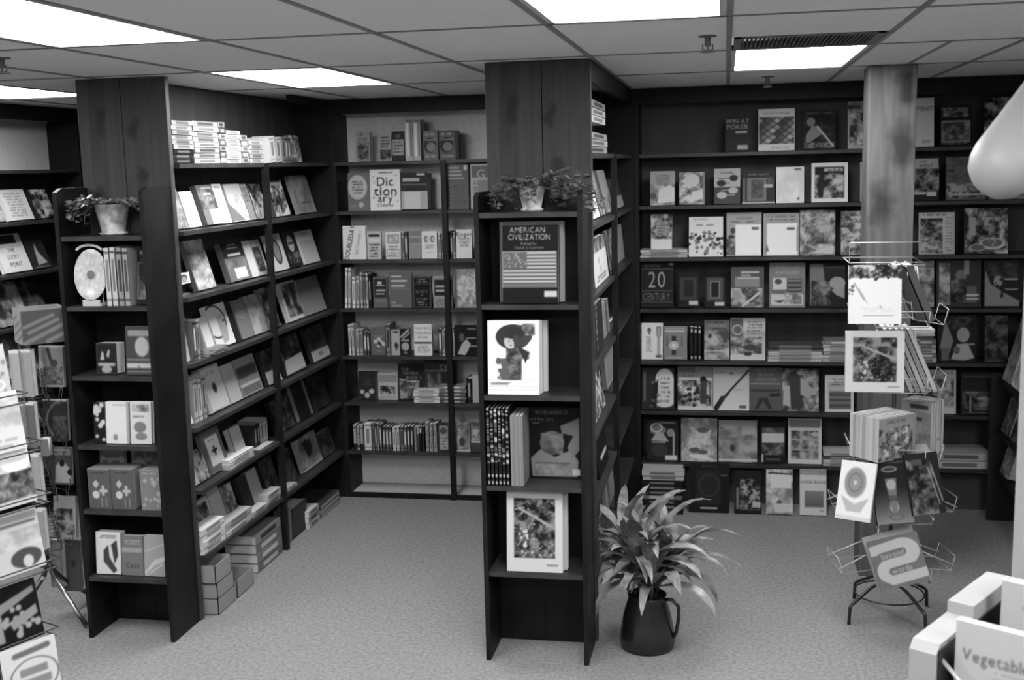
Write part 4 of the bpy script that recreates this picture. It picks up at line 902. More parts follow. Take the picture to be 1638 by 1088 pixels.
rr(5, [
    ('pale book with a small dark emblem', 337, 369, 589, 'bg 70;R 0 0 .14 1 58;E .55 .5 .1 .12 30;E .55 .5 .05 .06 14;B .3 .12 .8 .2 2 50;R .2 .98 1 1 50', .03, 66),
    ('plain pale book', 371, 389, 586, 'bg 66', .03, 64),
    ('grey banded magazine', 390, 422, 574, 'bg 52;R 0 0 1 .22 56;R .05 .22 .95 .52 30;R .05 .68 .95 .74 72;H .05 .78 .95 .94 5 30 52', .03, 46),
    ('dark book with a white foot beside the post', 431, 452, 562, 'bg 22;N 0 0 1 .6 12 34 4 5;R 0 .62 1 1 80', .03, 20),
    ('dark book with a triangular white corner', 460, 491, 540, 'bg 20;N 0 0 1 .6 12 44 4 15;P 70 0 .98 .1 .6 .98 .55 .98 .98', .03, 18),
    ('dark sloping book with white lettered foot', 503, 532, 524, 'bg 22;N 0 0 1 .66 18 34 3 7;R 0 .68 1 .98 72;T ANI .5 .82 .13 12', .03, 20)])
rr(6, [
    ('book with a pale strip and figure photo', 308, 337, 727, 'bg 66;R .4 0 1 1 34;N .4 0 1 1 22 66 5 9;S .5 .3 .95 .95 12 .05 62 3', .03, 60),
    ('grey bordered book with a white crossed panel', 340, 368, 690, 'bg 38;R .16 .16 .84 .84 78;R .46 .4 .54 .62 14;R .36 .47 .64 .53 14;B .3 .24 .7 .28 1 50', .03, 38),
    ('small white book behind the low pile', 380, 397, 686, 'bg 66;R 0 0 .1 1 40', .03, 60)])
stack('x', FX, S_[6], 368, 407, 726, 5, 'white flat book on the sloping row', lb(6), (76, 72, 78, 74, 80), off=.02, depth=.13)
spines('x', FX, S_[6], 408, 417, 678, 2, 'dark spine', lb(6), (20, 16), off=.07)
spines('x', FX, S_[6], 418, 429, 670, 2, 'tall pale spine', lb(6), (60, 66), off=.07)
stack('x', FX, S_[6], 416, 438, 718, 2, 'pale flat book near the post', lb(6), (50, 66), off=.02, depth=.1)
rr(6, [
    ('dark patterned book behind the post', 446, 472, 640, 'bg 16;N 0 0 1 1 10 36 5 8', .03, 16),
    ('dark book between two pale edges', 476, 502, 612, 'bg 14;R 0 0 .18 1 46;R .86 0 1 1 46', .03, 20),
    ('dark plain book at the far end', 505, 530, 600, 'bg 18;N 0 0 1 1 12 26 3 8', .03, 16)])
rr(7, [
    ('dark narrow book against the end column', 316, 324, 815, 'bg 14;N 0 0 1 1 10 40 4 3', .03, 14),
    ('pale framed book with a dark photo', 327, 352, 803, 'bg 60;R .14 .1 .86 .9 20;N .14 .1 .86 .9 12 50 5 10', .03, 56),
    ('pale plain book', 353, 370, 785, 'bg 60', .03, 56),
    ('grey photo book', 372, 388, 778, 'bg 48;N 0 0 1 1 28 66 5 13', .03, 44),
    ('dark book beside a pale cover', 397, 410, 765, 'bg 18', .03, 16),
    ('pale plain cover facing the aisle', 411, 426, 754, 'bg 58', .03, 50),
    ('dark photo book behind a low pile', 432, 451, 736, 'bg 18;N 0 0 1 1 10 32 5 6', .03, 14),
    ('dark book behind the post', 462, 478, 722, 'bg 16;N 0 0 1 1 10 34 4 9', .03, 16),
    ('pale book with dark blotches', 487, 517, 699, 'bg 54;N 0 0 1 1 38 60 3 4;P 14 .3 .2 .5 .1 .62 .6 .4 .7;E .6 .35 .1 .2 18;R 0 .94 1 1 70', .03, 54),
    ('dull grey book at the far end', 520, 540, 690, 'bg 28;N 0 0 1 1 18 40 4 4', .03, 26)])
stack('x', FX, S_[7], 318, 362, 840, 4, 'thick white flat book with dark stripe', lb(7), (82, 78, 84, 80), off=.01, depth=.13)
stack('x', FX, S_[7], 364, 404, 824, 3, 'grey white flat book', lb(7), (70, 74, 66), off=.01, depth=.13)
stack('x', FX, S_[7], 406, 428, 812, 2, 'pale flat magazine', lb(7), (76, 70), off=.01, depth=.13)
stack('x', FX, S_[7], 430, 450, 786, 4, 'white flat book beside the post', lb(7), (70, 62, 74, 66), off=.01, depth=.13)
stack('x', FX, S_[7], 462, 476, 776, 3, 'pale flat book right of the post', lb(7), (60, 72, 64), off=.01, depth=.12)
# on the carpet under the long left bookcase: open book trays, piles
TRAYM = mat('card_tray', .26, .8)


def tray(y0, y1, x, z, h, label, m=TRAYM, d=.2):
    t = empty('book_tray', (x-d/2, (y0+y1)/2, z)); tag(t, label, 'box', 'open cartons under the long left bookcase')
    w = (y1-y0)/2
    MB().box(-d/2, d/2, -w, w, 0, .004).box(d/2-.004, d/2, -w, w, 0, h).box(-d/2, -d/2+.004, -w, w, 0, h*1.0).box(-d/2, d/2, -w, -w+.004, 0, h).box(-d/2, d/2, w-.004, w, 0, h).build('carton', m, t)
    MB().box(-d/2+.02, d/2-.02, -w+.02, w-.02, .004, h*.3).build('contents', BLACKM, t)
    return t


tray(1.40, 1.62, -2.02, 0, .085, 'pale open carton on the carpet, lowest by the left end shelf')
tray(1.40, 1.60, -2.02, .087, .085, 'pale open carton in the middle of the three stacked')
tray(1.39, 1.58, -2.02, .174, .10, 'pale open carton on top of two others by the left end shelf')
tray(1.64, 1.86, -2.02, 0, .10, 'single open carton on the carpet beside the stacked cartons')
stack('x', -2.06, 0, 414, 453, 842, 4, 'wide pale flat book', f'{LB}, {SHN[8]}', (44, 50, 46, 54), off=.0, depth=.2)
put('x', -2.06, 0, 470, 492, 806, 'dark upright carton shaped book', f'{LB}, {SHN[8]}', 'bg 26;R .1 .4 .9 .42 14', t=.12, lean=0, off=.02, base=24)
put('x', -2.06, 0, 460, 468, 815, 'narrow pale book', f'{LB}, {SHN[8]}', 'bg 46', t=.08, lean=0, off=.02, base=40)
stack('x', -2.05, 0, 496, 512, 812, 3, 'white thick flat book', f'{LB}, {SHN[8]}', (70, 60, 72), off=.0, depth=.2)
stack('x', -2.05, 0, 515, 546, 796, 3, 'dark flat magazine', f'{LB}, {SHN[8]}', (34, 50, 26), off=.0, depth=.2, edge='pages')

# central partition bookcase (faces +X) -------------------------------
CB = 'central partition bookcase'


def cb(n): return f'{CB}, {SHN[n]}'


CP = -.003
stack('x', CP, S_[1], 944, 972, 213, 3, 'pale thick flat book', cb(1), (56, 66, 60), off=.03, depth=.15)
stack('x', CP, S_[1]+.152, 946, 969, 163, 3, 'white thick book piled above', cb(1), (80, 76, 60), off=.04, depth=.14)
rc = lambda n, items: row('x', CP, S_[n], cb(n), items, lean=14, off=.05)
rc(2, [('white book beside the end shelf', 948, 960, 277, 'bg 78;R .4 .7 .6 .9 50', .03, 74),
       ('grey book with a bird drawing', 962, 982, 275, 'bg 56;R .2 0 .4 1 34;N 0 .6 1 1 30 70 5 3', .03, 50),
       ('dark book with a pale foot', 987, 1001, 288, 'bg 30;R 0 .6 1 1 70', .03, 26)])
put('x', CP, S_[3], 953, 974, 380, 'white book with blurred lettering and dark top', cb(3), 'bg 76;N 0 0 1 .3 18 56 4 6;T THE .4 .5 .12 30;T ISLE .5 .7 .12 30;B .1 .8 .9 .95 2 40', lean=6, off=.03, base=50)
put('x', CP, S_[3], 976, 985, 370, 'dark glossy book', cb(3), 'bg 22;N 0 0 1 1 10 60 5 6', lean=8, off=.05, base=18)
put('x', CP, S_[3], 989, 1003, 362, 'plain pale book right of the post', cb(3), 'bg 62', lean=6, off=.05, base=58)
put('x', CP, S_[4], 947, 966, 487, 'dark book with TRINITY down the cover', cb(4), 'bg 18;T TRINITY .5 .45 .2 66 -90 .8', t=.05, lean=2, off=.02, base=66)
put('x', CP, S_[4], 967, 976, 482, 'pale thick book next to the dark one', cb(4), 'bg 56;B .1 .1 .9 .9 9 40', t=.05, lean=4, off=.05, base=50)
put('x', CP, S_[4], 978, 986, 520, 'grey low book', cb(4), 'bg 34;R 0 .4 1 .45 20', lean=4, off=.05, base=30)
put('x', CP, S_[5], 972, 985, 553, 'pale lettered book left of the post', cb(5), 'bg 62;B .1 .1 .9 .9 7 46', lean=6, off=.06, base=56)
put('x', CP, S_[5], 951, 969, 600, 'crumpled magazine', cb(5), 'bg 46;N 0 0 1 1 12 76 6 5', lean=10, off=.03, base=40)
put('x', CP, S_[6], 960, 974, 676, 'dark book with a white band', cb(6), 'bg 8;R .3 .66 .9 .76 74;R .2 .02 .5 .12 60', lean=8, off=.03, base=10)
put('x', CP, S_[6], 947, 954, 712, 'pale narrow book', cb(6), 'bg 62', lean=6, off=.02, base=58)
put('x', CP, S_[7], 972, 984, 745, 'pale book left of the post', cb(7), 'bg 50', lean=6, off=.05, base=48)
put('x', CP, S_[7], 955, 970, 760, 'book with a speckled cover', cb(7), 'bg 20;S .1 .1 .9 .9 60 .02 72 5', lean=6, off=.02, base=22)

# central end shelf ----------------------------------------------------
CS = 'central end shelf'
put('y', YU, CZ[1], 801, 893, 362, 'large black book on civilization with a printed flag', f'{CS}, below the plant', 'bg 10;T AMERICAN .47 .06 .07 74 0 .9;T CIVILIZATION .5 .15 .075 78 0 .76;T Edited_by .5 .235 .035 66;T Daniel_J._Boorstin .5 .285 .038 66 0 .9;R .03 .33 .98 .8 52;H .05 .345 .96 .78 19 70 34;R .05 .345 .46 .55 38;S .06 .35 .45 .54 40 .008 64 3;R .05 .76 .96 .8 40;R .76 .84 .98 .92 72;R .01 0 .035 .98 40', t=.05, off=.02, lean=5, base=12, spine=40, res=330)
put('y', YU, CZ[1], 800, 902, 356, 'white edged copy behind the black flag book', f'{CS}, below the plant', 'bg 60', t=.045, off=.085, lean=5, base=62)
put('y', YU, CZ[2], 781, 863, 514, 'white book with a lady in a wide dark hat', f'{CS}, second shelf', 'bg 88;E .5 .22 .34 .17 22;E .62 .2 .25 .14 26;N .68 .04 .92 .2 30 76 6 3;E .45 .28 .13 .1 70;P 22 .3 .12 .55 .06 .6 .2 .35 .24;E .52 .17 .2 .08 20;E .42 .275 .018 .009 30;E .5 .27 .02 .009 30;L .455 .28 .45 .31 .008 52;E .455 .335 .025 .008 34;P 26 .5 .2 .6 .2 .6 .38 .52 .36;P 36 .4 .4 .6 .36 .75 .42 .62 .6 .6 .8 .25 .8 .35 .6;N .36 .38 .66 .8 18 50 7 4;S .2 .5 .4 .78 30 .028 36 6;S .6 .42 .8 .5 14 .02 34 8;P 20 .58 .34 .8 .42 .74 .58 .66 .46;R 0 .8 1 .805 40;R .05 .83 .4 .87 60;L .15 .85 .45 .84 .008 40;R 0 .89 1 .893 50;R 0 .93 1 .935 66', t=.035, off=.012, lean=4, base=76, res=340)
for k in range(2):
    put('y', YU, CZ[2], 790+k*7, 868+k*8, 514, ('white copy just behind the hat lady book', 'rear white copy behind the hat lady book')[k], f'{CS}, second shelf', 'bg 76', t=.035, off=.055+k*.045, lean=4, base=62+k*3)
spines('y', YU, CZ[3], 773, 816, 653, 6, 'black art book spine with white lettering', f'{CS}, third shelf', (14,), off=.01, depth=.2, jitter=.01,
       sart=[f'bg 12;T {a} .5 .36 .5 66 -90 {b};R 0 .8 1 .84 16;E .5 .87 .3 .02 72;R .2 .94 .8 .98 62' for a, b in (('ROMAN_ART', .17), ('PICASSO_BLUE', .14), ('FRENCH_ART', .16), ('PAINTING', .2), ('GOTHIC_ART', .17), ('SCULPTURE', .18))])
spines('y', YU, CZ[3], 818, 838, 665, 3, 'tall grey spine with fine line', f'{CS}, third shelf', (50,), off=.01, depth=.2, jitter=.01, sart=['bg 48;R .2 0 .3 1 60;R .7 0 .8 1 36'])
put('y', YU, CZ[3], 848, 929, 653, 'black MICHELANGELO art book with a pale stone carving', f'{CS}, third shelf', 'bg 9;T MICHELANGELO .42 .07 .055 56 0 .8;T and_his_art .22 .16 .055 56;B .04 .2 .2 .24 1 40;E .44 .5 .24 .17 40;N .22 .36 .66 .66 28 48 4 4;P 48 .05 .98 .02 .72 .2 .6 .5 .7 .8 .6 .96 .75 .94 .98;P 44 .6 .26 .98 .14 .98 .6 .84 .72 .74 .56 .86 .4 .64 .36;R .1 .78 .8 .8 34;N .1 .8 .8 .96 34 54 4 6;R .84 .87 .99 .96 68', t=.025, off=.16, lean=4, base=11, res=340)
FOREST = 'bg 74;N .13 .1 .87 .83 6 50 9 41;N .13 .1 .87 .25 6 50 8 4;L .22 .22 .86 .46 .035 56;L .2 .68 .5 .34 .02 50;L .14 .2 .4 .14 .015 44;S .2 .5 .45 .7 8 .02 72 3;S .15 .75 .85 .82 9 .014 66 5;S .14 .12 .86 .8 30 .008 70 9;R .72 .9 .92 .925 52'
put('y', YU, CZ[4], 811, 900, 783, 'white framed woodland photo book on the end shelf', f'{CS}, lowest shelf', FOREST, t=.025, off=.015, lean=6, base=76, res=340)
put('y', YU, CZ[4], 826, 908, 784, 'pale copy behind the woodland photo book', f'{CS}, lowest shelf', 'bg 72', t=.04, off=.055, lean=5, base=66)

# left end shelf ---------------------------------------------------------
LS = 'left end shelf'
pm_ = at(146, 440, 1, YU+.05)
t = empty('decorative_plate', (pm_[0], YU+.06, LZ[1])); tag(t, 'oval pale decorated plate on a stand below the ivy', 'plate')
hp = pm_[2]-LZ[1]
R = Matrix.Rotation(math.radians(-8), 4, 'X')
m = MB(); prof = [(.002, 0), (.05, .0), (.068, .006), (.086, .014), (.088, .016), (.086, .018), (.066, .010), (.05, .005), (.002, .005)]
m.lathe(prof, seg=40, ell=(1, 1.42)); o = m.build('plate', mat('glazed_plate', .5, .3, noise=(45, .36, .56)), t, smooth=True); o.rotation_euler = (math.radians(90-8), 0, 0); o.location = (0, 0, hp)
m = MB(); m.lathe([(.001, .0165), (.018, .0165), (.018, .019), (.001, .019)], seg=24, ell=(1, 1.1)); o = m.build('centre_motif', mat('plate_motif', .12, .4), t); o.rotation_euler = (math.radians(90-8), 0, 0); o.location = (0, 0, hp)
MB().box(-.05, .05, -.02, .06, 0, .012).box(-.045, .045, -.03, -.022, .0, .03).tube([(-.03, .03, .01), (-.03, .05, .16)], .004, 6).tube([(.03, .03, .01), (.03, .05, .16)], .004, 6).build('stand', mat('pale_base_board', .42), t)
MB().tube([(.075*math.sin(a), -.012, hp+.10+.045*math.cos(a)) for a in [k*.16-1.1 for k in range(15)]], .007, 8).build('rim_band', mat('glazed_plate', .5), t, smooth=True)
rl = lambda n, items, **k: row('y', YU, LZ[n], f'{LS}, {["", "below the ivy", "second shelf", "third shelf", "fourth shelf", "lowest shelf"][n]}', items, **k)
spines('y', YU, LZ[1], 171, 190, 395, 2, 'thick white spine', f'{LS}, below the ivy', (74, 70), depth=.18, off=.03)
spines('y', YU, LZ[1], 190.5, 210, 395, 2, 'thick grey spine', f'{LS}, below the ivy', (52, 56), depth=.18, off=.03)
rl(1, [('black book outlined in white', 219, 246, 400, 'bg 12;F .06 .24 1.3 .9 62 .05;N .2 .04 .9 .2 12 56 6 3;N .15 .5 .95 .88 12 50 5 4', .03, 14)], off=.05)
rl(2, [('dark book with pale praying figures', 155, 188, 551, 'bg 14;F .03 .02 .97 .98 34 .02;P 64 .2 .55 .28 .25 .36 .3 .4 .55;P 64 .5 .4 .6 .2 .68 .25 .6 .5;R .1 .64 .9 .74 58;E .5 .85 .25 .12 56', .075, 60),
       ('grey book with a round emblem and pale bands', 203, 243, 523, 'bg 26;R .1 .08 .95 .2 52;E .64 .42 .3 .22 62;O .64 .42 .3 .22 .12 40;R .02 .68 .98 .7 58;R .02 .76 .98 .86 66;T 2 .5 .86 .1 20;R .02 .92 .98 .94 50', .03, 26)], lean=4)
rl(3, [('small dark book with white blots', 151, 169, 645, 'bg 12;S .1 .05 .9 .95 12 .06 70 5', .04, 12),
       ('white book with a faint figure', 171, 207, 644, 'bg 78;E .4 .85 .1 .08 50;R .3 .05 .9 .1 66;R .9 0 1 1 58', .03, 70),
       ('white book with small chimney drawings', 210, 243, 644, 'bg 74;R .1 .06 .9 .24 52;N .1 .06 .8 .24 34 66 5 5;E .45 .6 .3 .13 44;E .5 .82 .28 .09 46;B .1 .3 .7 .4 1 50', .03, 70)], lean=5)
rl(4, [('pale lined book standing behind the toy boxes', 150, 201, 719, 'bg 58;B .1 .1 .9 .9 8 40', .03, 52),
       ('grey patterned book standing behind the toy boxes', 213, 256, 720, 'bg 46;N 0 0 1 1 30 60 5 6;O .4 .5 .2 .25 .2 56', .03, 40)], off=.17, lean=4)
BOXA = 'bg 34;B .1 .05 .9 .12 1 24;P 66 .2 .36 .36 .26 .5 .36 .34 .48;E .33 .64 .16 .1 72;R .6 .4 .72 .66 66;R .5 .5 .86 .58 66;R .55 .72 .6 .95 52;R .75 .72 .8 .95 52'
for (a, b, vt, d, ar) in ((143, 178, 752, 'dark game box with white diamond, disc and cross', BOXA), (180, 215, 752, 'middle dark game box with white diamond', BOXA), (226, 259, 754, 'paler diamond patterned game box nearest the aisle', 'bg 46;B .1 .04 .9 .1 1 60;P 60 .5 .3 .66 .2 .82 .3 .68 .42;S .1 .2 .9 .9 10 .05 58 4;R .6 .7 .8 .74 64')):
    y = YU+.03; x0 = at(a, 800, 1, y)[0]; x1 = at(b, 800, 1, y)[0]; h = at((a+b)/2, vt, 1, y)[2]-LZ[4]
    me, pm2 = book_mesh(x1-x0, h, .11, ar, 30, 34, 300)
    t = bpy.data.objects.new('game_box', me); COL.objects.link(t); t.location = (x0, y, LZ[4]+.001); tag(t, f'{d}, fourth shelf of the left end shelf', 'box', 'game boxes on the left end shelf')
    m = MB().box(-.0005, x1-x0+.0005, -.0005, .1105, h, h+.004).box(.0035, x1-x0-.0005, .004, .106, .002, h-.001); m.build('lid', mat('box_lid', .22, .6), t)
rl(5, [('white book with a dark leaping figure', 155, 194, 853, 'bg 76;P 26 .3 .45 .5 .3 .55 .6 .85 .9 .7 .98 .3 .7;P 24 .62 .3 .85 .18 .9 .55 .75 .75;B .1 .06 .9 .16 2 40', .05, 70),
       ('grey book with a pale title band', 196, 230, 858, 'bg 42;R 0 .3 .95 .42 56;B .1 .1 .9 .24 2 56;T Cats .5 .74 .12 18', .03, 40),
       ('pale grey book with sweeping curves', 232, 264, 858, 'bg 56;P 70 0 .9 .5 .6 1 .5 1 .62 .5 .74 0 .98;L 0 .4 1 .2 .02 70;L .1 .98 .9 .7 .03 72', .03, 50)], lean=5)

# far left wall bookcase (faces +X) -----------------------------------------
WX = -3.90
FW = 'far left bookcase'
rf = lambda n, items: row('x', WX, S_[n], f'{FW}, {SHN[n]}', items, lean=20, off=.04)
rf(2, [('pale book cut by the edge of the photo', -22, 11, 309, 'bg 66;N 0 0 1 1 50 76 4 3', .03, 60),
       ('white book with rows of grey text', 17, 56, 306, 'bg 78;B .1 .1 .9 .9 9 56', .03, 74),
       ('dark book patterned with pale branches', 63, 90, 306, 'bg 16;N 0 0 1 1 6 76 4 8', .03, 14)])
rf(3, [('white book with block lettered rows', 10, 53, 378, 'bg 80;R .1 .02 .8 .25 22;T THE .5 .42 .1 24;T LUCKY .5 .6 .1 24;T POINT .5 .8 .12 22;R .05 .32 .9 .335 50', .03, 76),
       ('dark book with a pale bottle shape', 56, 84, 381, 'bg 18;P 62 .4 .4 .5 .2 .55 .5 .85 .85 .3 .9;R .1 .94 .9 .97 50', .03, 16)])
rf(4, [('grey scenic book above the display box', 2, 32, 452, 'bg 34;N 0 0 1 1 20 66 4 4', .03, 30),
       ('pale book above the display box', 36, 50, 452, 'bg 62;N 0 0 1 1 44 72 3 9', .03, 58),
       ('dim book above the display box', 52, 82, 450, 'bg 22;N 0 0 1 1 14 40 4 9', .03, 20)])
for n in (5, 6, 7):
    rf(n, [(f'{a} book half hidden by the wire stands', u, u+26, at_v, f'bg {g};N 0 0 1 1 {g-12} {g+18} 4 {n*3+i}', .03, g) for i, (a, u, g, at_v) in enumerate((('pale', 8, 60, {5: 535, 6: 612, 7: 690}[n]), ('grey', 40, 40, {5: 533, 6: 608, 7: 684}[n]), ('dark', 72, 22, {5: 528, 6: 600, 7: 676}[n])))])
# low case by the right wall: books leaning, seen edge-on -----------------
for i, (y, z, h) in enumerate(((2.98, .92, .42), (3.215, .92, .40), (2.76, .92, .36), (3.2, .60, .22), (2.97, .60, .22), (3.18, .34, .20))):
    d = ['thick pale book leaning nearest on the black case', 'grey book leaning behind the pale one on the black case', 'dark photo book leaning by the back of the black case', 'dark book leaning on the middle level of the black case', 'second dark book leaning on the middle level of the black case', 'grey book leaning on the low level of the black case'][i]
    g = (66, 44, 22, 34, 20, 46)[i]
    book((2.28, y+.2, z+.015), .2, h, .045, d, f'bg {g};N 0 0 1 1 {g-10} {g+24} 4 {i}', g, g+8, Rz(-math.pi/2) @ Rx(-.26), 'books on the low black display case')
# ================================================================= wire racks, plants, foreground
def free(u0, u1, vt, vb, y, label, art=None, t=.02, yaw=0.0, lean=8, roll=0.0, base=50, w=None, spine=None, group=None, res=300, h=None, sart=None):
    """a book held by a wire rack: lower left corner at (u0, vb) on the plane y"""
    a = at(u0, vb, 1, y)
    d = (a-CAM) @ CF; s = FPX/d
    if w is None: w = (u1-u0)/s/max(.35, math.cos(yaw))
    if h is None: h = (vb-vt)/s/math.cos(math.radians(lean))
    R = Rz(yaw) @ Rx(-math.radians(lean)) @ Matrix.Rotation(math.radians(roll), 4, 'Y')
    return book(tuple(a), w, h, t, label, art, base, spine, R, group, res, sart)


RG = 'books in the right wire rack'
ax_, ay_ = 1.42, 1.83
zz = lambda v, y=1.83: at(1420, v, 1, y)[2]
T = empty('book_rack', (ax_, ay_, 0)); tag(T, 'revolving pale wire book rack on black splayed feet beside the pillar', 'rack')
MB().tube([(0, 0, .16), (0, 0, zz(418))], .010, 10).build('pole', DWIRE, T, smooth=True)
m = MB(); m.lathe([(.03, .17), (.035, .19), (.03, .21)], seg=16); m.build('hub', BLACKM, T)
for a in (-55, 35, 125, 215):
    ca, sa = math.cos(math.radians(a)), math.sin(math.radians(a))
    MB().tube([(.02*ca, .02*sa, .19), (.12*ca, .12*sa, .165), (.235*ca, .235*sa, .10), (.25*ca, .25*sa, .085), (.255*ca, .255*sa, .0)], .0085, 8).build('leg', BLACKM, T, smooth=True)
m = MB()
m.tube([(.17*math.cos(k*math.pi/10), .17*math.sin(k*math.pi/10), .12) for k in range(21)], .004, 6); m.build('foot_ring', BLACKM, T, smooth=True)
# top sign holder
ztop, zlow = zz(388, 1.66), zz(420, 1.66); xl, xr = at(1359, 400, 1, 1.66)[0]-ax_, at(1476, 400, 1, 1.66)[0]-ax_; yy_ = 1.66-ay_
MB().tube([(xl, yy_, zlow), (xl, yy_, ztop), (xr, yy_+.02, ztop)], .0028, 6).build('sign_holder', WIRE, T, smooth=True)
MB().tube([(xl, yy_, zlow), (xr, yy_, zlow), (xr, yy_+.3, zlow), (xl, yy_+.3, zlow), (xl, yy_, zlow)], .0028, 6).tube([(xl, yy_-.012, zlow-.015), (xr+.01, yy_-.012, zlow-.012)], .0028, 6).build('top_hoop', WIRE, T, smooth=True)


def pocket(z, yawd, rad, wdt, hgt, m=WIRE, tip=False):
    """a wire pocket on the rack: back uprights, cradle and front lip"""
    a = math.radians(yawd); c, s = math.cos(a), math.sin(a)   # outward direction
    P = lambda o, l, h: (o*c-l*s, o*s+l*c, z+h)
    b = MB(); hw = wdt/2
    for l in (-hw, hw): b.tube([P(.03, l*.7, hgt), P(.06, l, .02), P(rad, l, -.005), P(rad+.02, l, .07)], .0024, 5)
    b.tube([P(rad+.02, -hw, .07), P(rad+.02, hw, .07)], .0024, 5).tube([P(rad, -hw, -.005), P(rad, hw, -.005)], .0024, 5).tube([P(.06, -hw, .02), P(.06, hw, .02)], .0024, 5)
    for h in (.35, .6, .85): b.tube([P(.045, -hw*.9, hgt*h), P(.045, hw*.9, hgt*h)], .002, 5)
    b.build('pocket', m, T, smooth=True)
    if tip:
        for l in (-hw, hw): MB().tube([P(.09, l*.8, .11), P(rad+.02, l, .02)], .0042, 6).build('support_rod', WIRE, T, smooth=True)


tiers = [zz(522, 1.62), zz(628, 1.62), zz(742, 1.62), zz(838, 1.55), zz(940, 1.5)]
for i, z in enumerate(tiers):
    for yd in (-90, 0, 90, 180):
        if i == 4 and yd == 90: continue
        pocket(z, yd + (12 if i > 2 else 0), .2 if i < 3 else .27, .24 if i < 3 else .2, .27 if i < 2 else .2, tip=(i > 2 and yd != 90))
free(1357, 1438, 425, 518, 1.60, 'square white book with dark branches, top tier of the wire rack',
     'bg 86;N 0 0 1 .22 10 76 9 31;S 0 .12 1 .26 26 .02 20 3;S 0 .2 .08 .5 10 .02 40 4;L .1 .3 .3 .6 .012 34;L .2 .4 .36 .66 .008 50;L .28 .86 .85 .86 .008 40;L .6 .7 .62 .72 .03 66;B .2 .72 .9 .8 2 78', t=.03, lean=6, base=74, group=RG)
free(1352, 1437, 530, 627, 1.60, 'white framed woodland photo book on the second tier of the wire rack', FOREST, t=.035, lean=4, base=74, group=RG, w=.268)
for k in range(2):
    free(1497-k*16, 0, 422, 512, 1.72, ('grey leaning book seen edge-on, outermost on the top tier', 'grey leaning book behind the outermost one on the top tier')[k], None, t=.034, yaw=math.pi/2, lean=23, w=.22, base=30, spine=(34, 26)[k], group=RG)
for k in range(5):
    free(1500-k*9.4, 0, 524, 626, 1.72, f'pale copy seen edge-on, {["outermost","second","third","fourth","innermost"][k]} on the second tier of the wire rack', None, t=.02, yaw=math.pi/2, lean=23, w=.2, base=60, spine=(66, 50, 64, 52, 68)[k], group=RG)
o = at(1456, 528, 1, 1.98); book((o[0], 1.98, o[2]), .12, .14, .03, 'small white book lying across the back of the wire rack', None, 72, 74, Rx(-math.pi/2), RG)
CLOV = 'bg 56;T DANCE_OF_THE .45 .1 .07 20 0 .8;N .0 .25 1 .98 20 60 7 6;R .9 0 1 1 54;' + ';'.join(f'S {x-.05} {y-.06} {x+.05} {y+.06} 8 .035 74 {k}' for k, (x, y) in enumerate(((.2, .8), (.5, .75), (.75, .6), (.45, .45), (.7, .35)))) + ';L .3 1 .6 .2 .02 62'
c0 = at(1405, 741, 1, 1.52)
for k in range(9):
    u = Rz(math.radians(40)) @ Vector((0, 1, 0)); p = Vector(c0)+u*(.0205*k)
    lab = 'landscape book with a clover patterned cover, front copy on the third tier' if k == 0 else f'pale copy packed behind the clover book, {ORD[k]} from the front'
    book(tuple(p), .25, .21, .02, lab, CLOV if k == 0 else None, (56, 72, 66, 74, 62)[k % 5] if k else 60, (68, 60, 72)[k % 3], Rz(math.radians(40)), RG, 300)
c0 = at(1440, 722, 1, 1.93)
for k in range(5):
    u = Rz(math.radians(-38)) @ Vector((0, 1, 0)); p = Vector(c0)+u*(.026*k)
    lab = 'grey book with dark top lettering, front copy beside the clover books' if k == 0 else f'pale tall copy beside the clover books, {ORD[k]} from the front'
    book(tuple(p), .16, .27, .025, lab, 'bg 56;R .3 .06 .9 .14 24;N .0 .2 1 1 48 62 4 3;R .5 .3 .7 .36 24' if k == 0 else None, (66, 56, 70, 52, 60)[k], 64, Rz(math.radians(-38)), RG, 260)
free(1335, 1386, 740, 828, 1.50, 'white book with a grey rosette hanging on the fourth tier', 'bg 78;E .46 .36 .32 .27 48;O .46 .36 .32 .27 .1 60;O .46 .36 .2 .17 .2 40;E .46 .36 .05 .04 66;P 62 .1 .6 .5 .72 .9 .6 .7 .86 .3 .86;R 0 .93 1 1 70', lean=20, yaw=math.radians(-24), base=70, group=RG)
free(1404, 1462, 742, 840, 1.48, 'black book with a carved goblet shape on the fourth tier', 'bg 10;V 0 .45 1 1 12 46;R .1 .04 .9 .07 24;E .5 .16 .22 .05 46;E .5 .16 .16 .025 20;P 40 .34 .3 .66 .3 .62 .56 .4 .56;E .5 .4 .13 .08 58;P 30 .4 .56 .62 .56 .6 .64 .42 .64;E .52 .74 .12 .09 56;P 40 .4 .66 .64 .66 .56 .84 .48 .84;O .55 .9 .2 .05 .2 30', lean=18, yaw=math.radians(8), roll=-4, base=12, group=RG)
free(1462, 1516, 732, 826, 1.50, 'dark book with tangled dark photo on the fourth tier nearest the pillar', 'bg 16;N 0 .1 .8 1 10 44 6 3;L .75 .2 .95 .8 .02 60;L .65 .25 .85 .85 .02 56;R .2 .1 .5 .2 30', lean=18, yaw=math.radians(26), base=16, group=RG)
free(1452, 1500, 728, 745, 1.62, 'pale crumpled flat booklet above the fourth tier', 'bg 60', lean=60, yaw=.3, base=62, group=RG, h=.14)
BEY = 'bg 38;L .02 .22 .62 .16 .2 62;E .62 .34 .34 .28 62;L .3 .5 .62 .52 .2 62;E .3 .66 .26 .24 62;L .3 .84 .98 .8 .2 62;L .2 .36 .62 .33 .16 38;L .34 .68 .98 .64 .15 38;T beyond .42 .345 .12 62 3 .85;T words .52 .665 .12 62 3 .85'
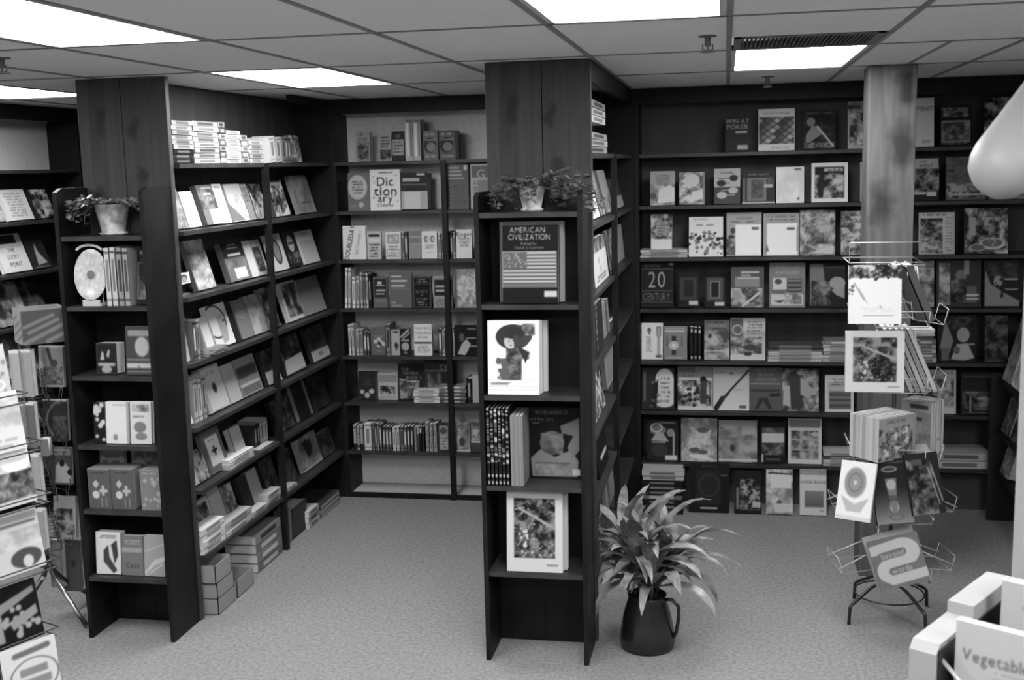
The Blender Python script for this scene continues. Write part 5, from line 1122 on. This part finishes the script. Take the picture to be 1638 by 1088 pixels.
free(1409, 1490, 868, 946, 1.42, 'grey book reading beyond words, tilted on the lowest tier', BEY, lean=18, roll=-15, t=.02, base=46, w=.235, h=.235, group=RG, res=340)
free(1404, 1484, 860, 940, 1.47, 'pale copy tilted behind the beyond words book', 'bg 56', lean=18, roll=-17, t=.03, base=58, w=.24, h=.24, group=RG)

# left racks ---------------------------------------------------------------
FX_, FY_ = -2.87, 1.22
T = empty('book_rack', (FX_, FY_, 0)); tag(T, 'dark wire book stand with chrome tipped tripod feet by the left end shelf', 'rack')
MB().tube([(0, 0, .30), (0, 0, 1.52)], .011, 10).tube([(-.05, 0, .30), (-.05, 0, 1.5)], .008, 8).tube([(-.05, 0, .30), (0, 0, .30)], .010, 8).build('pole', DWIRE, T, smooth=True)
for (u, v, ch) in ((139, 1002, 1), (46, 960, 1), (150, 955, 0)):
    p = at(u, v, 2, 0.012); dx, dy = p[0]-FX_, p[1]-FY_
    L = T
    q = MB().tube([(0, 0, .34), (.1*dx, .1*dy, .27), (.3*dx, .3*dy, .20), (dx, dy, .012)], .012, 8).build('leg', DWIRE, T, smooth=True)
    if ch:
        MB().tube([(.2*dx, .2*dy, .232), (dx*1.01, dy*1.01, .010)], .0145, 10, taper=[1, .7]).build('chrome_tube', CHROME, q, smooth=True)
for z in (1.16, .90, .68, .42):
    for a in (0, 90, 180, 270): pocket(z, a-55, .12, .14, .18, DWIRE)
LG = 'books in the far left wire rack'
free(64, 107, 553, 619, 1.30, 'pale book with an eared animal drawing, top tier of the dark wire stand', 'bg 56;P 26 .3 .06 .42 .02 .55 .35 .45 .4;E .6 .42 .16 .09 30;P 70 0 .3 .3 .5 .02 .6;N .2 .5 .95 .95 28 60 4 5;R 0 0 1 .04 74', lean=4, base=54, group=LG)
free(71, 113, 638, 706, 1.30, 'dark book with a pale arc, second tier of the dark wire stand', 'bg 22;O .9 .5 .8 .5 .12 46;N .4 .4 1 1 18 40 4 5;R 0 0 1 .04 72', lean=4, base=20, t=.03, group=LG)
free(82, 119, 715, 775, 1.30, 'book with a pale dog photo on the dark wire stand', 'bg 30;R .1 .04 .95 .2 62;R .1 .08 .9 .16 44;P 64 .2 .95 .25 .5 .45 .36 .7 .4 .95 .6 .98 .95;E .55 .42 .12 .09 12;E .92 .66 .14 .08 10', lean=4, base=44, group=LG)
free(88, 126, 793, 859, 1.32, 'pale book with two stacked pictures on the dark wire stand', 'bg 60;R .12 .3 .86 .58 30;N .12 .3 .86 .58 18 60 4 3;R .12 .64 .86 .94 30;N .12 .64 .86 .94 18 60 4 8;R .95 0 1 1 66', lean=4, base=56, group=LG)
free(103, 134, 862, 945, 1.34, 'grey book below the two-picture book', 'bg 30;R .5 .4 .7 .52 20', lean=3, base=40, group=LG)
free(82, 103, 862, 940, 1.30, 'pale narrow book low on the dark wire stand', 'bg 50', lean=3, base=50, t=.04, group=LG)
for (a, b, vt, vb, g, d) in ((21, 38, 560, 636, 62, 'pale spine with light tip, left of the upper pair'), (40, 57, 558, 635, 56, 'pale spine with light tip, right of the upper pair'), (30, 45, 643, 716, 44, 'grey spine, left of the second pair'), (47, 62, 642, 716, 38, 'grey spine, right of the second pair'), (56, 70, 724, 804, 58, 'pale spine below the grey pair'), (62, 76, 812, 880, 56, 'pale spine lowest on the stand'), (66, 80, 700, 730, 40, 'short grey spine behind the pale one')):
    free(a, b, vt, vb, .98, f'{d} of the dark wire stand', f'bg {g};R 0 0 1 .06 78;R .1 .1 .2 .98 {g-8}', t=.035, lean=-1, base=g, group=LG)
# display carton on the dark stand
b0 = at(37, 553, 1, .93); b1 = at(37, 497, 1, .93); hb = b1[2]-b0[2]
T = empty('display_box', tuple(b0), math.radians(46)); tag(T, 'open cardboard display box with slanted printed lines on the dark wire stand', 'box')
me, _ = book_mesh(.21, hb, .004, 'bg 32;L .05 .5 .7 .2 .1 46;L .15 .66 .8 .34 .1 46;L .05 .95 1 .45 .12 46;L .55 .95 .98 .72 .12 46;R 0 0 1 .03 60', 34, 34, 300)
o = bpy.data.objects.new('printed_panel', me); COL.objects.link(o); o.parent = T
me, _ = book_mesh(.17, hb, .004, 'bg 64;L .1 .35 .5 .2 .08 48;L .2 .55 .75 .35 .08 48;L .1 .8 .95 .5 .08 48;L .4 .92 .9 .74 .08 48', 60, 60, 300)
o = bpy.data.objects.new('printed_panel', me); COL.objects.link(o); o.parent = T; o.rotation_euler = (0, 0, math.radians(-90)); o.location = (0, .17, 0)
MB().box(0, .21, .166, .17, 0, hb).box(.206, .21, .004, .166, 0, hb).box(.004, .206, .004, .166, 0, .004).build('carton', TRAYM, T)

# near rack at the left edge of the photo
NY = -.62
nb = at(20, 900, 1, NY); NX_ = nb[0]-.14
T = empty('book_rack', (NX_, NY+.02, 0)); tag(T, 'nearest wire magazine rack, mostly outside the left edge of the photo', 'rack')
MB().tube([(0, 0, .25), (0, 0, 1.75)], .011, 10).build('pole', DWIRE, T, smooth=True)
for a in (20, 110, 200, 290):
    ca, sa = math.cos(math.radians(a)), math.sin(math.radians(a)); MB().tube([(0, 0, .26), (.1*ca, .1*sa, .24), (.24*ca, .24*sa, .08), (.25*ca, .25*sa, 0)], .010, 8).build('leg', DWIRE, T, smooth=True)
NG = 'magazines in the near left wire rack'
YW = math.radians(68)
NB = [(-50, 548, 640, 22, 'topmost patterned pale magazine in the nearest wire rack', 'bg 62;S .1 .1 .95 .95 26 .035 44 5;O .7 .7 .2 .1 .2 76', .18),
      (-40, 622, 716, 44, 'pale wrinkled magazine, second in the nearest wire rack', 'bg 74;B .2 .75 .9 .95 2 60;N 0 0 1 .6 64 82 3 3', .19),
      (-30, 702, 800, 60, 'magazine with a white dome over a dark hall, third in the nearest wire rack', 'bg 70;V 0 0 1 .4 80 66;E .75 .2 .3 .28 84;N .2 .45 1 .9 14 56 4 5;P 60 .2 .98 .3 .4 .1 .5;E .3 .2 .12 .1 26', .21),
      (-22, 806, 903, 75, 'pale magazine with a grey title bar and a head at its foot', 'bg 70;R .32 .06 .98 .16 54;R .34 .19 .96 .23 38;N .3 .3 1 .6 60 76 3 4;E .72 .78 .24 .16 28;E .74 .84 .08 .1 70;R 0 .7 .16 .95 34', .24),
      (-30, 920, 1014, 72, 'black magazine with pale brushed lettering in the nearest wire rack', 'bg 10;R .1 .2 .4 .9 56;P 54 .3 .3 .95 .12 .96 .22 .4 .44;S .3 .4 .95 .9 20 .05 60 3;P 56 .5 .6 .95 .44 .96 .6 .55 .76', .24)]
for k, (ul, vt, vb, ur, d, art, wdt) in enumerate(NB):
    p = at(ur, vb, 1, NY+.05); dv = Vector((math.cos(YW), math.sin(YW), 0)); o = Vector(p)-dv*wdt
    dd = (p-CAM) @ CF; h = (vb-vt)/(FPX/dd)
    book(tuple(o), wdt, h, .012, d, art, 60, None, Rz(YW) @ Rx(-.18), NG, 300)
    o2 = o-Vector((NX_, NY+.02, 0)); n = Vector((math.sin(YW), -math.cos(YW), 0)); e2 = o2+dv*(wdt+.03)
    z0 = Vector((0, 0, -.012))
    q = MB()
    for hh, off in ((0, .02), (.035, .035)): q.tube([o2+z0+Vector((0, 0, hh))+n*off-dv*.03, e2+z0+Vector((0, 0, hh))+n*off, e2+z0+Vector((0, 0, hh))-n*.06], .003, 5)
    q.tube([e2+z0-n*.06, (0, 0, (o2+z0).z)], .003, 5)
    q.build('pocket', DWIRE, T, smooth=True)
for (ur, vt, vb, d, art, wdt) in ((100, 1012, 1102, 'white leaflet with an oval diagram, lowest in the nearest wire rack', 'bg 76;L .25 .16 .85 .12 .1 40;O .55 .6 .45 .34 .07 40;R .3 .42 .8 .56 50;R .3 .62 .85 .76 50', .19), (30, 1030, 1110, 'white leaflet with a dark square beside the oval diagram one', 'bg 72;R .5 .4 .9 .6 14;B .5 .65 .95 .9 3 50', .17)):
    p = at(ur, vb, 1, NY-.05); dv = Vector((math.cos(YW-.12), math.sin(YW-.12), 0)); o = Vector(p)-dv*wdt; dd = (p-CAM) @ CF
    book(tuple(o), wdt, (vb-vt)/(FPX/dd), .012, d, art, 66, 30, Rz(YW-.12) @ Rx(-.12), NG, 300)

# ---------------------------------------------------------------- plants
def leaf(mb, p, az, el, L, W, droop, fold=.25, seg=9, twist=0.0):
    p = Vector(p); n0 = len(mb.v)
    for i in range(seg+1):
        t = i/seg; wv = W*(math.sin(math.pi*min(1, t*.93+.05))**.8)*.5*(1 if t < .97 else .2)
        e = el-droop*t*t*1.4; d = Vector((math.cos(az)*math.cos(e), math.sin(az)*math.cos(e), math.sin(e)))
        s = Vector((-math.sin(az), math.cos(az), 0)); up = s.cross(d)*-1
        s2 = s*math.cos(twist*t)+up*math.sin(twist*t); u2 = up*math.cos(twist*t)-s*math.sin(twist*t)
        for k, f in ((-1, fold), (0, 0), (1, fold)): mb.v.append(tuple(p+s2*k*wv+u2*wv*f*abs(k)))
        p = p+d*(L/seg)
    for i in range(seg):
        for k in (0, 1):
            a = n0+i*3+k; mb.f.append((a, a+1, a+4, a+3))


pc = (.235, 1.30)
T = empty('potted_plant', (pc[0], pc[1], 0)); tag(T, 'leafy dracaena plant in a dark handled pot on the carpet', 'plant')
MB().lathe([(.10, 0), (.128, .004), (.132, .03), (.128, .09), (.112, .17), (.092, .235), (.088, .25), (.094, .262), (.088, .262), (.082, .25), (.08, .235)], seg=36).build('pot', POTD, T, smooth=True)
MB().lathe([(.002, .232), (.085, .232), (.085, .238), (.002, .238)], seg=24).build('soil', SOIL, T)
MB().tube([(.085, -.02, .245), (.12, -.03, .25), (.15, -.035, .22), (.152, -.035, .16), (.14, -.032, .09), (.124, -.03, .06)], .009, 8).build('handle', POTD, T, smooth=True)
rs = random.Random(11); stem = MB(); lf = MB()
for k, (sx, sy, hx, hy, hz, n) in enumerate(((-.02, .0, -.06, -.05, .46, 26), (.03, .02, .09, .03, .42, 26), (-.01, .03, -.12, .0, .56, 22), (.02, -.02, .03, -.07, .36, 20), (.0, .0, -.02, .0, .56, 14))):
    stem.tube([(sx, sy, .22), ((sx+hx)/2, (sy+hy)/2, (hz+.22)/2), (hx, hy, hz)], .010, 7)
    for i in range(n):
        az = i*2.399+k*.8+rs.uniform(-.2, .2); f = i/n; hh = .24+(hz-.24)*(.45+.55*f)
        px_, py_ = sx+(hx-sx)*(.45+.55*f), sy+(hy-sy)*(.45+.55*f)
        el = .35+.95*f+rs.uniform(-.15, .15); L = rs.uniform(.28, .43)*(1.0 if f < .8 else .9); droop = rs.uniform(.7, 1.6)*(1.1-.5*f)
        if math.sin(az) > .2: L *= .85
        if math.cos(az) < -.3: L *= .72
        leaf(lf, (px_, py_, hh), az, el, L, rs.uniform(.042, .062), droop, twist=rs.uniform(-.5, .5))
leaf(lf, (.07, 0, .42), .15, .75, .46, .045, 1.3); leaf(lf, (.07, 0, .40), -.1, .45, .44, .045, 1.2); leaf(lf, (.0, 0, .46), .5, 1.0, .45, .05, 1.1); leaf(lf, (-.08, -.04, .36), -2.2, -.1, .34, .045, 1.3)
lf.v = [(max(x, .012-pc[0]) if y+pc[1] > 1.03 else x, y, z) for x, y, z in lf.v]
stem.build('stem', mat('plant_stem', .07, .7), T, smooth=True); lf.build('foliage', LEAF, T, smooth=True)


def ivy(u, v, y, zs, label, strands, potw, poth, seed):
    p = at(u, v, 1, y); T = empty('potted_ivy', (p[0], y, zs+.001)); tag(T, label, 'plant', 'ivy pots on the end shelves')
    MB().lathe([(potw*.36, .0), (potw*.40, .006), (potw*.42, .012), (potw*.34, .012), (potw*.34, .02), (potw*.5, poth), (potw*.53, poth), (potw*.53, poth-.016), (potw*.50, poth-.016)][:7], seg=28).build('pot', mat('flowered_pot', .45, .35, noise=(22, .16, .62)), T, smooth=True)
    MB().lathe([(.002, poth-.012), (potw*.44, poth-.012), (potw*.44, poth-.006), (.002, poth-.006)], seg=20).build('soil', SOIL, T)
    rs = random.Random(seed); st = MB(); lv = MB()
    for (az, L, drop) in strands:
        q = Vector((math.cos(az)*potw*.3, math.sin(az)*potw*.3, poth)); pts = [q.copy()]; e = rs.uniform(.3, .9); n = max(4, int(L/.018))
        for i in range(n):
            e -= drop*(L/n)*9; e = max(e, -1.5); az += rs.uniform(-.25, .25)
            q = q+Vector((math.cos(az)*math.cos(e), math.sin(az)*math.cos(e), math.sin(e)))*(L/n)
            if q.z < .008 and q.y > -(y-YU)-.02: q.z = .008+rs.uniform(0, .01); e = max(e, 0.0)
            pts.append(q.copy())
            for _ in range(2):
                a2 = rs.uniform(0, 6.28); s = rs.uniform(.011, .022); d = Vector((math.cos(a2), math.sin(a2), rs.uniform(-.3, .5))).normalized(); sd = d.cross(Vector((rs.uniform(-.4, .4), rs.uniform(-1, 0), 1))).normalized()
                b = q+d*.008; k0 = len(lv.v)
                for aa, bb in ((0, 0), (.5, .9), (1.0, .45), (1.7, 0), (1.0, -.45), (.5, -.9)): lv.v.append(tuple(b+d*aa*s+sd*bb*s))
                lv.f.append(tuple(range(k0, k0+6)))
        st.tube(pts, .0016, 4)
    st.build('stem', mat('plant_stem', .07), T); lv.build('foliage', LEAFI, T)


rs = random.Random(5)
ivy(851, 330, YU+.09, CZ[0], 'trailing ivy in a pale flowered pot on top of the central end shelf', [(rs.uniform(-.6, 3.6), rs.uniform(.10, .2), rs.uniform(.8, 1.6)) for _ in range(26)] + [(-.7+.12*k, .30+.02*k, .55) for k in range(4)] + [(rs.uniform(3.6, 5.6), rs.uniform(.10, .16), 1.0) for _ in range(8)], .125, .115, 3)
ivy(182, 370, YU+.11, LZ[0], 'trailing ivy in a pale flowered pot on top of the left end shelf', [(rs.uniform(-.5, 3.7), rs.uniform(.08, .16), rs.uniform(.9, 1.8)) for _ in range(22)] + [(rs.uniform(3.4, 4.2), rs.uniform(.12, .2), 1.1) for _ in range(6)], .165, .15, 8)

# ---------------------------------------------------------------- foreground stand, vegetable book, spotlight
A = at(1455, 1024, 2, 1.47); ra = math.radians(-32)
T = empty('display_stand', (A[0], A[1], 0), ra); tag(T, 'white painted display stand in the near right corner', 'stand')
pr_ = [(0, 0), (0, 1.455), (.015, 1.47), (.165, 1.47), (.165, 1.492), (.36, 1.492), (.36, 0)]
m = MB(); n = len(pr_); m.v = [(x, y, z) for x in (0, .048) for y, z in pr_]; m.f = [tuple(range(n))[::-1], tuple(range(n, 2*n))] + [(i, (i+1) % n, (i+1) % n+n, i+n) for i in range(n)]
m.build('side_board', WHITEP, T)
m = MB(); m.v = [(x, y, z) for x in (.46, .50) for y, z in pr_]; m.f = [tuple(range(n))[::-1], tuple(range(n, 2*n))] + [(i, (i+1) % n, (i+1) % n+n, i+n) for i in range(n)]
m.build('side_board', WHITEP, T)
MB().box(.049, .459, .166, .334, 1.16, 1.18).build('shelf', BLACKM, T); MB().box(.049, .459, .15, .165, 1.181, 1.40).build('divider', BLACKM, T)
MB().box(.049, .459, .335, .35, .3, 1.47).build('back_board', BLACKM, T)
MB().box(.0485, .0515, .004, .333, .4, 1.462).build('inner_shade_board', BLACKM, T)  # thin black board added as the shade on the side board's inner face
MB().tube([(.05, .0, 1.33), (.10, -.01, 1.36), (.10, -.01, 1.42), (.05, .02, 1.44)], .004, 6).tube([(.05, -.01, 1.30), (.46, -.01, 1.30)], .004, 6).tube([(.05, .155, 1.43), (.46, .155, 1.43)], .006, 6).build('wire_rail', WIRE, T, smooth=True)
iv = lambda P: Rz(-ra) @ Vector((P[0]-A[0], P[1]-A[1], P[2]))
pp = iv(at(1634, 915, 2, 1.49))
MB().box(pp.x-.001, pp.x+.022, .352, .374, 0, 2.62).build('post', WHITEP, T)
def on_stand(u, v, ly):
    d = CR*(u-819)/FPX - CU*(v-544)/FPX + CF; o = iv(CAM); e = Rz(-ra) @ Vector(d); k = (ly-o.y)/e.y
    return o+e*k
b = on_stand(1527, 996, .035); q = Rz(ra) @ Vector((b.x, .035, 0))
MB().box(b.x, .458, .02, .12, b.z-.32, b.z-.30).build('book_ledge', BLACKM, T)
book((A[0]+q.x, A[1]+q.y, b.z-.297), .215, .30, .02, 'white Vegetable cookbook in the near right display stand', 'bg 68;T Vegetables .34 .19 .074 28 0 .8;B .3 .24 .8 .32 2 62;E .35 .38 .08 .02 50', 78, 80, Rz(ra) @ Rx(-.03), 'books in the white display stand', 420)
b = on_stand(1598, 932, .20); q = Rz(ra) @ Vector((b.x, .20, 0))
book((A[0]+q.x, A[1]+q.y, 1.182), .18, b.z-1.182, .03, 'white book behind the Vegetable cookbook in the display stand', 'bg 66;B .2 .1 .8 .2 2 50', 76, 78, Rz(ra) @ Rx(-.05), 'books in the white display stand', 300)
# white cylinder spotlight clamped to the post
d1 = CR*(1608-819)/FPX - CU*(262-544)/FPX + CF; LP_ = Vector(CAM + d1*1.95)
T2 = empty('spotlight', tuple(LP_)); tag(T2, 'white cylindrical spotlight with a rounded end near the camera', 'lamp')
ax = (Vector(CR)*.64 + Vector(CU)*.74 + Vector(CF)*.25).normalized(); r = .059
m = MB(); prof = [(.001, -.058), (.02, -.056), (.036, -.048), (.049, -.034), (.056, -.016), (r, .004), (r, .26), (.05, .27), (.001, .27)]
m.lathe(prof, seg=40); o = m.build('lamp_housing', WHITEP, T2, smooth=True); o.rotation_euler = ax.to_track_quat('Z', 'Y').to_euler()
e = ax*.2; wp = Matrix.Translation((A[0], A[1], 0)) @ Rz(ra) @ Vector((pp.x+.011, .363, 2.5)); rel = wp-LP_
MB().tube([e, e+(rel-e)*.5+Vector((0, 0, .03)), rel], .007, 8).build('arm', WHITEP, T2, smooth=True)
MB().box(-.02, .02, -.02, .02, -.02, .02, Matrix.Translation(rel)).build('clamp', WHITEP, T2)

# ---------------------------------------------------------------- beyond three hundred books: the least visible ones as one
bpy.context.view_layer.update()
bk = [o for o in COL.objects if o.parent is None and o.name.split('.')[0] == 'book']


def area(o):
    mw = Matrix.LocRotScale(o.location, o.rotation_euler, None); v = [px(tuple(mw @ Vector(c))) for c in o.bound_box]
    us = [min(1638, max(0, a[0])) for a in v]; vs = [min(1088, max(0, a[1])) for a in v]; return (max(us)-min(us))*(max(vs)-min(vs))


bk.sort(key=area, reverse=True)
rest = bk[300:]
if rest:
    V = []; F = []; C = []; MI = []; n = 0
    for o in rest:
        mw = Matrix.LocRotScale(o.location, o.rotation_euler, None)
        for me, mi in ((o.data, 0), (o.children[0].data, 1)):
            co = np.empty(len(me.vertices)*3); me.vertices.foreach_get('co', co); co = co.reshape(-1, 3)
            A4 = np.array(mw); co = co @ A4[:3, :3].T + A4[:3, 3]
            V.append(co); fv = np.empty(len(me.loops), np.int32); me.loops.foreach_get('vertex_index', fv); F.append(fv.reshape(-1, 4)+n); MI.append(np.full(len(fv)//4, mi, np.int32))
            if mi == 0:
                c = np.empty(len(co)*4); me.color_attributes['print'].data.foreach_get('color', c); C.append(c)
            else: C.append(np.full(len(co)*4, .5))
            n += len(co)
    V = np.concatenate(V); F = np.concatenate(F); C = np.concatenate(C); MI = np.concatenate(MI)
    me = bpy.data.meshes.new('books'); me.vertices.add(len(V)); me.vertices.foreach_set('co', V.ravel()); me.loops.add(F.size); me.loops.foreach_set('vertex_index', F.ravel().astype(np.int32))
    me.polygons.add(len(F)); me.polygons.foreach_set('loop_start', np.arange(0, F.size, 4, dtype=np.int32)); me.polygons.foreach_set('loop_total', np.full(len(F), 4, np.int32))
    me.materials.append(ART); me.materials.append(PAPER); me.polygons.foreach_set('material_index', MI); me.update(calc_edges=True)
    ca = me.color_attributes.new('print', 'FLOAT_COLOR', 'POINT'); ca.data.foreach_set('color', C)
    for o in rest:
        for ch in list(o.children): bpy.data.objects.remove(ch)
        bpy.data.objects.remove(o)
    o = bpy.data.objects.new('books', me); COL.objects.link(o)
    tag(o, 'the remaining thin spines and flat piled books scattered along the shop shelves', 'books', kind='stuff')
